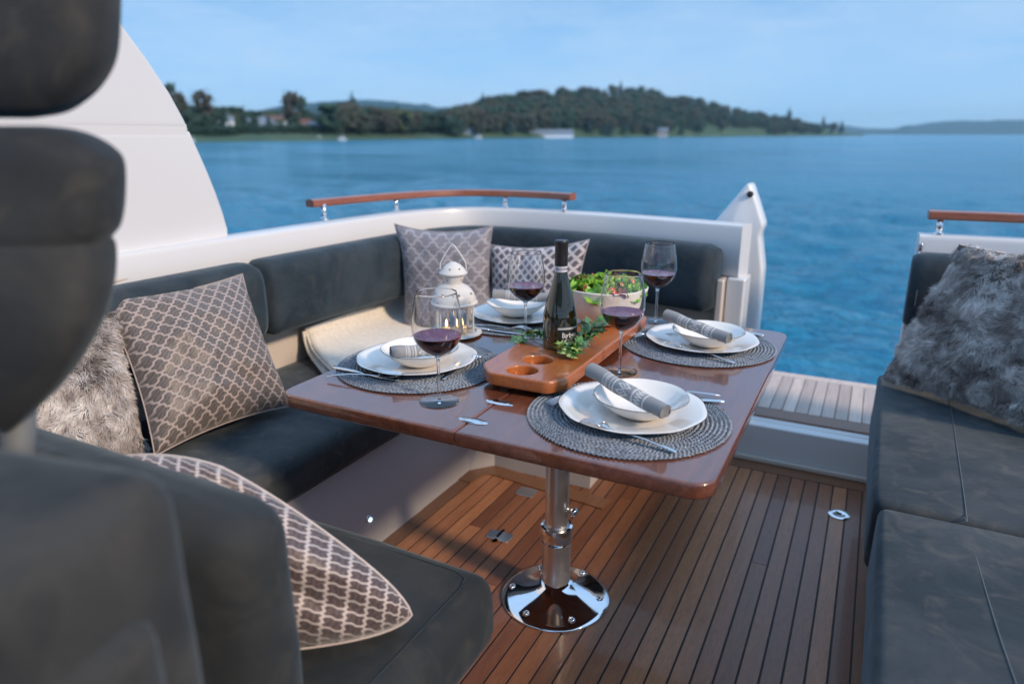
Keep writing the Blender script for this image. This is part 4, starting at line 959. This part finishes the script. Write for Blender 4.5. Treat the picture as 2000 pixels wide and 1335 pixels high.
cut('knife', (-1.140, 1.247, zt), (-.90, 1.240, zt + .001), 'knife in front of the plate at the left front corner'); cut('spoon', (-1.108, 1.190, zt), (-.925, 1.247, zt + .008), 'spoon resting over the knife at the left front corner')
cut('fork', (-.850, 1.295, zt), (-.846, 1.49, zt + .004), 'fork right of the plate at the left front corner')
cut('fork', (-1.04, 1.745, zt), (-.86, 1.765, zt), 'fork in front of the back left plate'); cut('knife', (-1.06, 1.72, zt), (-.86, 1.728, zt), 'knife in front of the back left plate')

# ------------------------------------------------------------------ wine glasses
GP_ = [(.0042, .0045), (.0036, .012), (.0033, .05), (.0036, .088), (.005, .098), (.0085, .1045), (.020, .1105), (.034, .121), (.0455, .135), (.052, .150), (.0545, .166), (.0535, .188), (.0495, .213), (.0452, .235), (.0432, .2440)]
def dens(p, n=4): return [(v.x, v.y) for v in smooth_path([(a, b, 0) for a, b in p], n)]
outer = [(0, 0), (.040, 0), (.0432, .0006), (.0432, .0014), (.035, .0022), (.015, .0036)] + dens(GP_)
inner = [(max(r - .0011, 0), z) for r, z in dens(GP_[5:])][::-1]; inner = [(.0430, .2446)] + inner[1:]
inner = [q for q in inner if q[1] > .107] + [(.009, .1075), (.004, .1065), (0, .1062)]
glass_m = lathe(outer + inner, 56); glass_m.materials.append(mt('clear_glass'))
def rad_at(z): 
    P = dens(GP_[5:]); return interp(z, sorted([(b, a) for a, b in P])) - .0011
LV = .151
wp = [(0, .1066), (.004, .1070), (.009, .1080)] + [(rad_at(z) - .0003, z) for z in (.110, .113, .117, .121, .127, .134, .142, LV - .001)]
wine_m = lathe(wp + [(rad_at(LV) - .0003, LV), (rad_at(LV) - .003, LV - .0002), (0, LV - .0002)], 56); wine_m.materials.append(mt('wine')); wine_m.materials.append(mt('wine_top'))
for p_ in wine_m.polygons:
    if p_.center.z > LV - .0004: p_.material_index = 1
edge_m = lathe([(rad_at(LV) - .0004, LV - .0012), (rad_at(LV) - .0003, LV + .0003), (rad_at(LV) - .0022, LV + .0001)], 56); edge_m.materials.append(mt('wine_edge'))
for (x, y), lb in (((-.793, 1.194), 'red wine glass nearest the camera, at the left front of the table'), ((-.509, 1.570), 'red wine glass right of the bottle, behind the front right plate'), ((-.849, 1.735), 'red wine glass left of the bottle, by the back left plate'), ((-.566, 2.085), 'red wine glass farthest away at the back edge of the table')):
    put('wine_glass', lb, 'wine glass', (x, y, TZ + .0006), [('glass_body', glass_m), ('wine', wine_m), ('wine_rim', edge_m)], 0, 'red wine glasses')

# ------------------------------------------------------------------ serving board (2-D curve with holes -> mesh)
BZ = .735
def curve_prism(outl, holes, z0, z1, bev):
    cu = bpy.data.curves.new('c', 'CURVE'); cu.dimensions = '2D'; cu.fill_mode = 'BOTH'
    for pts in [outl] + holes:
        sp_ = cu.splines.new('POLY'); sp_.points.add(len(pts) - 1); sp_.use_cyclic_u = True
        for q, (x, y) in zip(sp_.points, pts): q.co = (x, y, 0, 1)
    cu.extrude = (z1 - z0) / 2 - bev; cu.bevel_depth = bev; cu.bevel_resolution = 3; cu.offset = -bev
    o = bpy.data.objects.new('c', cu); C.objects.link(o); dg = bpy.context.evaluated_depsgraph_get(); me = bpy.data.meshes.new_from_object(o.evaluated_get(dg))
    bpy.data.objects.remove(o); me.transform(Matrix.Translation((0, 0, (z0 + z1) / 2))); me.polygons.foreach_set('use_smooth', [True] * len(me.polygons)); me.set_sharp_from_angle(angle=.6); me.materials.clear(); return me
def rpoly(x0, x1, y0, y1, c):
    base = [(x0, y0 + c * 1.2), (x0 + c, y0), (x1 - c * .6, y0), (x1, y0 + c * .9), (x1, y1 - c), (x1 - c, y1), (x0 + c, y1), (x0, y1 - c)]; o = []
    n = len(base)
    for i in range(n):
        p, q, s = Vector(base[i - 1]), Vector(base[i]), Vector(base[(i + 1) % n]); a = q + (p - q).normalized() * .014; b = q + (s - q).normalized() * .014
        for k in range(5): t = k / 4; v = a.lerp(q, t).lerp(q.lerp(b, t), t); o.append((v.x, v.y))
    return o
circ = lambda cx, cy, r: [(cx + r * math.cos(2 * PI * k / 40), cy + r * math.sin(2 * PI * k / 40)) for k in range(40)]
bd = thing('serving_board', 'reddish wooden serving board with round glass holes in the middle of the table', 'serving board', (-.665, 1.65, TZ))
obj('board', curve_prism(rpoly(-.775, -.556, 1.300, 2.0, .045), [circ(-.668, 1.352, .035), circ(-.668, 1.438, .035)], BZ - .030, BZ, .005), 'board_wood', bd)
obj('tray', box(-.745, -.585, 1.318, 1.48, BZ - .0295, BZ - .022), 'board_wood', bd)
for x, y in ((-.745, 1.36), (-.585, 1.36), (-.745, 1.95), (-.585, 1.95)): obj('foot', lathe([(.012, TZ + .0003), (.012, BZ - .030)], 16, x, y), 'board_wood', bd)

# ------------------------------------------------------------------ bottle
bx, by = -.665, 1.556
bt = thing('wine_bottle', 'dark green red-wine bottle standing on the wooden board', 'bottle', (bx, by, BZ))
Z = BZ + .0008
BP = [(.040, .0), (.0425, .004), (.0428, .02), (.0428, .075), (.0418, .088), (.0385, .104), (.033, .124), (.0265, .146), (.0205, .168), (.0165, .186), (.0152, .198), (.0150, .215)]
obj('glass_body', lathe([(0, Z + .004), (.036, Z)] + [(r, Z + z) for r, z in dens(BP, 4)], 64, bx, by), 'bottle_glass', bt)
obj('capsule', lathe([(.0155, Z + .206), (.0160, Z + .208), (.0160, Z + .258), (.0170, Z + .259), (.0170, Z + .267), (.0160, Z + .269), (0, Z + .269)], 48, bx, by), 'bottle_capsule', bt)
nl = obj('neck_label', lathe([(.0158, Z + .1925), (.0156, Z + .2085), (.0153, Z + .2085), (.0155, Z + .1925)], 48, bx, by, close=True), 'neck_label', bt)
def arc_sheet(r, a0, a1, z0, z1, n=30):
    vs = []; 
    for i in range(n + 1):
        a = a0 + (a1 - a0) * i / n; vs += [(bx + r * math.cos(a), by + r * math.sin(a), z0), (bx + r * math.cos(a), by + r * math.sin(a), z1)]
    return mesh_from('m', vs, [(2 * i, 2 * i + 2, 2 * i + 3, 2 * i + 1) for i in range(n)])
view = math.atan2(-by, -bx)          # bearing from the bottle to the camera
A0, A1 = view - .12, view + 2.0
lb_ = obj('label', arc_sheet(.0432, A0, A1, Z + .008, Z + .054), 'bottle_label', bt)
obj('label_band', arc_sheet(.0434, A0, A1, Z + .0545, Z + .060), 'silver_print', bt)
obj('label_foot', arc_sheet(.0434, A0, A0 + 1.0, Z + .001, Z + .0075), 'silver_print', bt)
obj('label_rule', arc_sheet(.0436, A0 + .30, A1 - .3, Z + .0125, Z + .0133), 'label_print', bt)
def wrap_text(s, size, r, a_start, z, name, par, mat, bold=.0004, squeeze=1.):
    cu = bpy.data.curves.new('t', 'FONT'); cu.body = s; cu.size = size; cu.offset = bold; cu.resolution_u = 4; o = bpy.data.objects.new('t', cu); C.objects.link(o)
    dg = bpy.context.evaluated_depsgraph_get(); me = bpy.data.meshes.new_from_object(o.evaluated_get(dg)); bpy.data.objects.remove(o)
    bm = bmesh.new(); bm.from_mesh(me); bmesh.ops.triangulate(bm, faces=bm.faces); 
    for v in bm.verts: a = a_start + v.co.x * squeeze / r; v.co = Vector((bx + r * math.cos(a), by + r * math.sin(a), z + v.co.y))
    bm.to_mesh(me); bm.free(); me.materials.clear(); return obj(name, me, mat, par)
wrap_text('Barbera', .0185, .0437, A0 + .24, Z + .0345, 'label_text', lb_, 'label_print', .00012, .72)
wrap_text("d'Alba", .0185, .0437, A0 + .36, Z + .0195, 'label_text', lb_, 'label_print', .00012, .72)
wrap_text('DOCG ITALIA', .0075, .0161, view - .9, Z + .1975, 'label_text', nl, 'bottle_label', .0001, .8)

# ------------------------------------------------------------------ salad bowl
sx, sy = -.648, 1.842
sb = thing('salad_bowl', 'large white salad bowl on the back end of the wooden board', 'bowl', (sx, sy, BZ))
obj('bowl_body', lathe([(0, BZ + .0055), (.05, BZ + .006), (.066, BZ + .011), (.088, BZ + .030), (.104, BZ + .060), (.1135, BZ + .1045), (.1160, BZ + .1065), (.1180, BZ + .104), (.1085, BZ + .057), (.093, BZ + .026), (.070, BZ + .006), (.056, BZ + .0006), (0, BZ + .0006)], 72, sx, sy), 'salad_ceramic', sb)
sd = thing('salad', 'green salad with tomatoes filling the large white bowl', 'salad', (sx, sy, BZ + .05))
def leaf_mesh(seed, L=.06, wd=.03, ruffle=.006):
    rnd = random.Random(seed); vs, fs = [], []; n, m_ = 8, 7
    for j in range(n + 1):
        t = j / n; w = wd * math.sin(PI * min(1, t * .95 + .05)) ** .6 * (1 + .12 * rnd.uniform(-1, 1))
        for i in range(m_):
            s = -1 + 2 * i / (m_ - 1); vs.append((t * L - L / 2, s * w, abs(s) ** 2 * .012 + ruffle * math.sin(j * 2.6 + i * 1.3 + seed) * abs(s) + .012 * math.sin(t * PI)))
    for j in range(n):
        for i in range(m_ - 1): fs.append((j * m_ + i, j * m_ + i + 1, (j + 1) * m_ + i + 1, (j + 1) * m_ + i))
    return mesh_from('leaf', vs, fs)
LM = []
for k in range(6):
    me = leaf_mesh(k, .062 + .012 * (k % 3), .021 + .007 * (k % 2)); me.materials.append(mt('lettuce_dark' if k == 4 else ('radicchio' if k == 5 else 'lettuce'))); LM.append(me)
rl = random.Random(11)
for i in range(120):
    a = rl.uniform(0, 2 * PI); r = .094 * math.sqrt(rl.random()); o = bpy.data.objects.new('salad_leaf', LM[rl.choice([0, 1, 2, 3, 0, 1, 2, 3, 4, 4, 0, 1, 2, 3, 5])]); C.objects.link(o)
    zz = BZ + .079 + .016 * (1 - r / .1) + rl.uniform(0, .012); o.parent = sd; o.matrix_parent_inverse = sd.matrix_basis.inverted()
    o.location = (sx + r * math.cos(a), sy + r * math.sin(a), zz); o.rotation_euler = (rl.uniform(-.9, .9), rl.uniform(-.8, .8), rl.uniform(0, 6)); o.scale = (1,) * 3
for i, (dx, dy) in enumerate(((-.035, -.075), (.015, -.05), (.05, -.03), (-.06, .0), (.02, .02), (.065, .03), (-.02, .05), (.04, -.075))):
    bm = bmesh.new(); bmesh.ops.create_uvsphere(bm, u_segments=18, v_segments=10, radius=.0155)
    for v in bm.verts: v.co.z *= .75
    me = bm_mesh('m', bm); me.transform(Matrix.Translation((sx + dx, sy + dy, BZ + .099 + (i % 3) * .006)) @ Matrix.Rotation(i, 4, 'X')); obj('tomato', me, 'tomato', sd)

# ------------------------------------------------------------------ ivy
def ivy_leaf():
    pts = [(0, 0), (.35, -.35), (.75, -.55), (.62, -.15), (1.15, 0), (.62, .15), (.75, .55), (.35, .35)]; vs = [(x * .027, y * .027, .004 * abs(y) - .003 * x * x) for x, y in pts] + [(.011, 0, -.001)]
    return mesh_from('leaf', vs, [(i, (i + 1) % 8, 8) for i in range(8)], False)
IL = []
for k in ('ivy', 'ivy_pale', 'ivy_blue'): me = ivy_leaf(); me.materials.append(mt(k)); IL.append(me)
def ivy(label, stems, n, spread, kinds, z0, seed, loc):
    r = thing('ivy_sprig', label, 'ivy', loc); rr = random.Random(seed)
    for s in stems: obj('stem', tube(smooth_path(s, 5), .0011, 6), 'ivy_stem', r)
    for i in range(n):
        s = rr.choice(stems); P = smooth_path(s, 5); p = rr.choice(P); o = bpy.data.objects.new('leaf', IL[rr.choice(kinds)]); C.objects.link(o); o.parent = r; o.matrix_parent_inverse = r.matrix_basis.inverted()
        o.location = (p.x + rr.uniform(-1, 1) * spread, p.y + rr.uniform(-1, 1) * spread, max(z0 + .004, p.z + rr.uniform(0, .018))); o.rotation_euler = (rr.uniform(-.7, .7), rr.uniform(-.9, .3), rr.uniform(0, 6.28)); sc_ = rr.uniform(.7, 1.25); o.scale = (sc_,) * 3
ivy('dark green ivy sprig heaped on the board just right of the bottle', [[(-.61, 1.56, BZ + .012), (-.595, 1.60, BZ + .035), (-.59, 1.64, BZ + .04), (-.585, 1.67, BZ + .03)], [(-.61, 1.54, BZ + .01), (-.59, 1.52, BZ + .02), (-.60, 1.49, BZ + .012)], [(-.60, 1.55, BZ + .02), (-.585, 1.56, BZ + .045), (-.58, 1.60, BZ + .05)]], 80, .013, [0, 2, 2, 0, 1], BZ, 4, (-.6, 1.56, BZ))
ivy('yellow-green ivy tip in front of the bottle on the board', [[(-.64, 1.50, BZ + .008), (-.625, 1.475, BZ + .012), (-.61, 1.46, BZ + .008)], [(-.62, 1.50, BZ + .008), (-.60, 1.48, BZ + .015), (-.585, 1.475, BZ + .008)]], 26, .009, [1, 1, 0], BZ, 5, (-.61, 1.48, BZ))
ivy('thin pale ivy tendril trailing left of the bottle over the board edge', [[(-.70, 1.60, BZ + .01), (-.74, 1.59, BZ + .012), (-.785, 1.60, BZ - .01), (-.83, 1.63, TZ + .008)], [(-.71, 1.57, BZ + .008), (-.76, 1.545, BZ + .006), (-.80, 1.54, TZ + .01)]], 30, .006, [1, 1, 0], TZ, 6, (-.76, 1.58, TZ))

# ------------------------------------------------------------------ lantern
lx, ly = -1.045, 1.665
ln = thing('lantern', 'white metal candle lantern with domed lid and wire handle', 'lantern', (lx, ly, TZ))
z = TZ + .0005
obj('base_plate', lathe([(0, z + .006), (.062, z + .006), (.066, z + .012), (.078, z + .010), (.080, z + .006), (.070, z + .002), (.06, z), (0, z)], 48, lx, ly), 'lantern_white', ln)
for k in range(6):
    a = 2 * PI * k / 6 + .3; p = obj('post', box(-.0035, .0035, -.0022, .0022, .008, .095, .0008, 1), 'lantern_white', ln); p.data.transform(Matrix.Translation((lx + .056 * math.cos(a), ly + .056 * math.sin(a), z)) @ Matrix.Rotation(a + PI / 2, 4, 'Z'))
    a2 = a + PI / 6; g = obj('pane', box(-.026, .026, -.0007, .0007, .010, .093), 'lantern_pane', ln); g.data.transform(Matrix.Translation((lx + .0488 * math.cos(a2), ly + .0488 * math.sin(a2), z)) @ Matrix.Rotation(a2 + PI / 2, 4, 'Z'))
dm = obj('dome', lathe([(.058, z + .092), (.066, z + .093), (.0690, z + .096), (.0675, z + .100), (.0645, z + .101), (.0635, z + .110), (.059, z + .122), (.051, z + .134), (.041, z + .143), (.030, z + .149), (.024, z + .152)], 56, lx, ly, ang=30), 'lantern_white', ln)
nk = obj('chimney', lathe([(.0235, z + .150), (.0245, z + .156), (.030, z + .168), (.0325, z + .178), (.0405, z + .1795), (.0405, z + .1835), (.0365, z + .187), (.031, z + .196), (.021, z + .205), (.008, z + .2125), (0, z + .2135)], 48, lx, ly, ang=22), 'lantern_white', ln)
def star(par, rad, zz, a, s, tilt):
    vs = [(0, 0, 0)] + [((s if k % 2 == 0 else s * .42) * math.cos(2 * PI * k / 10 + PI / 2), (s if k % 2 == 0 else s * .42) * math.sin(2 * PI * k / 10 + PI / 2), 0) for k in range(10)]
    me = mesh_from('m', vs, [(0, 1 + k, 1 + (k + 1) % 10) for k in range(10)], False); me.transform(Matrix.Translation((lx, ly, zz)) @ Matrix.Rotation(a, 4, 'Z') @ Matrix.Translation((rad, 0, 0)) @ Matrix.Rotation(tilt, 4, 'Y') @ Matrix.Rotation(PI / 2, 4, 'Z')); obj('star_hole', me, 'dark_hole', par)
va = math.atan2(-ly, -lx)
for k in range(8):
    star(dm, .0575, z + .1272, va + .25 + k * PI / 4, .0048, math.radians(52)); star(nk, .0318, z + .197, va - .3 + k * PI / 3.5, .0034, math.radians(45))
    if k % 2: star(nk, .0288, z + .164, va + .1 + k * PI / 4, .0034, math.radians(120)); star(dm, .0645, z + .1045, va + k * PI / 4, .003, math.radians(65))
hp = [(-.037, .186), (-.037, .196), (-.036, .210), (-.022, .235), (-.006, .258), (0, .262), (.006, .258), (.022, .235), (.036, .210), (.037, .196), (.037, .186)]
cs, sn = math.cos(YAW), math.sin(YAW)
obj('handle', tube([(lx + q * cs, ly + q * sn, z + h) for q, h in hp], .0017, 8), 'lantern_white', ln)
for dx, dy, s_, lb in ((-.012, -.018, 1, 'lit tealight in the lantern, the left flame'), (.020, .008, 1, 'lit tealight in the lantern, the right flame')):
    cd = thing('tealight', lb, 'candle', (lx + dx, ly + dy, z + .0065), 'tealights in the white lantern')
    obj('wax', lathe([(0, z + .0072), (.0145, z + .0072), (.0145, z + .024), (.0125, z + .023), (0, z + .023)], 24, lx + dx, ly + dy), 'candle_wax', cd)
    obj('flame', lathe([(0, z + .026), (.0028, z + .030), (.0034, z + .035), (.0022, z + .042), (0, z + .050)], 14, lx + dx, ly + dy), 'flame', cd)

# ------------------------------------------------------------------ haze over the lake
hz = bpy.data.materials.new('haze_air'); hz.use_nodes = True; hn = hz.node_tree; hn.nodes.clear(); ho = hn.nodes.new('ShaderNodeOutputMaterial'); hv = hn.nodes.new('ShaderNodeVolumePrincipled')
hv.inputs['Color'].default_value = (.42, .76, 1, 1); hv.inputs['Density'].default_value = .00012; hv.inputs['Anisotropy'].default_value = 0; hn.links.new(hv.outputs[0], ho.inputs['Volume'])
me = box(-6500, 6500, -6500, 6500, ZW - 1.5, 150); me.materials.append(hz); me.name = 'haze'; o = bpy.data.objects.new('haze', me); C.objects.link(o); tag(o, 'thin bluish haze over the lake', kind='stuff')
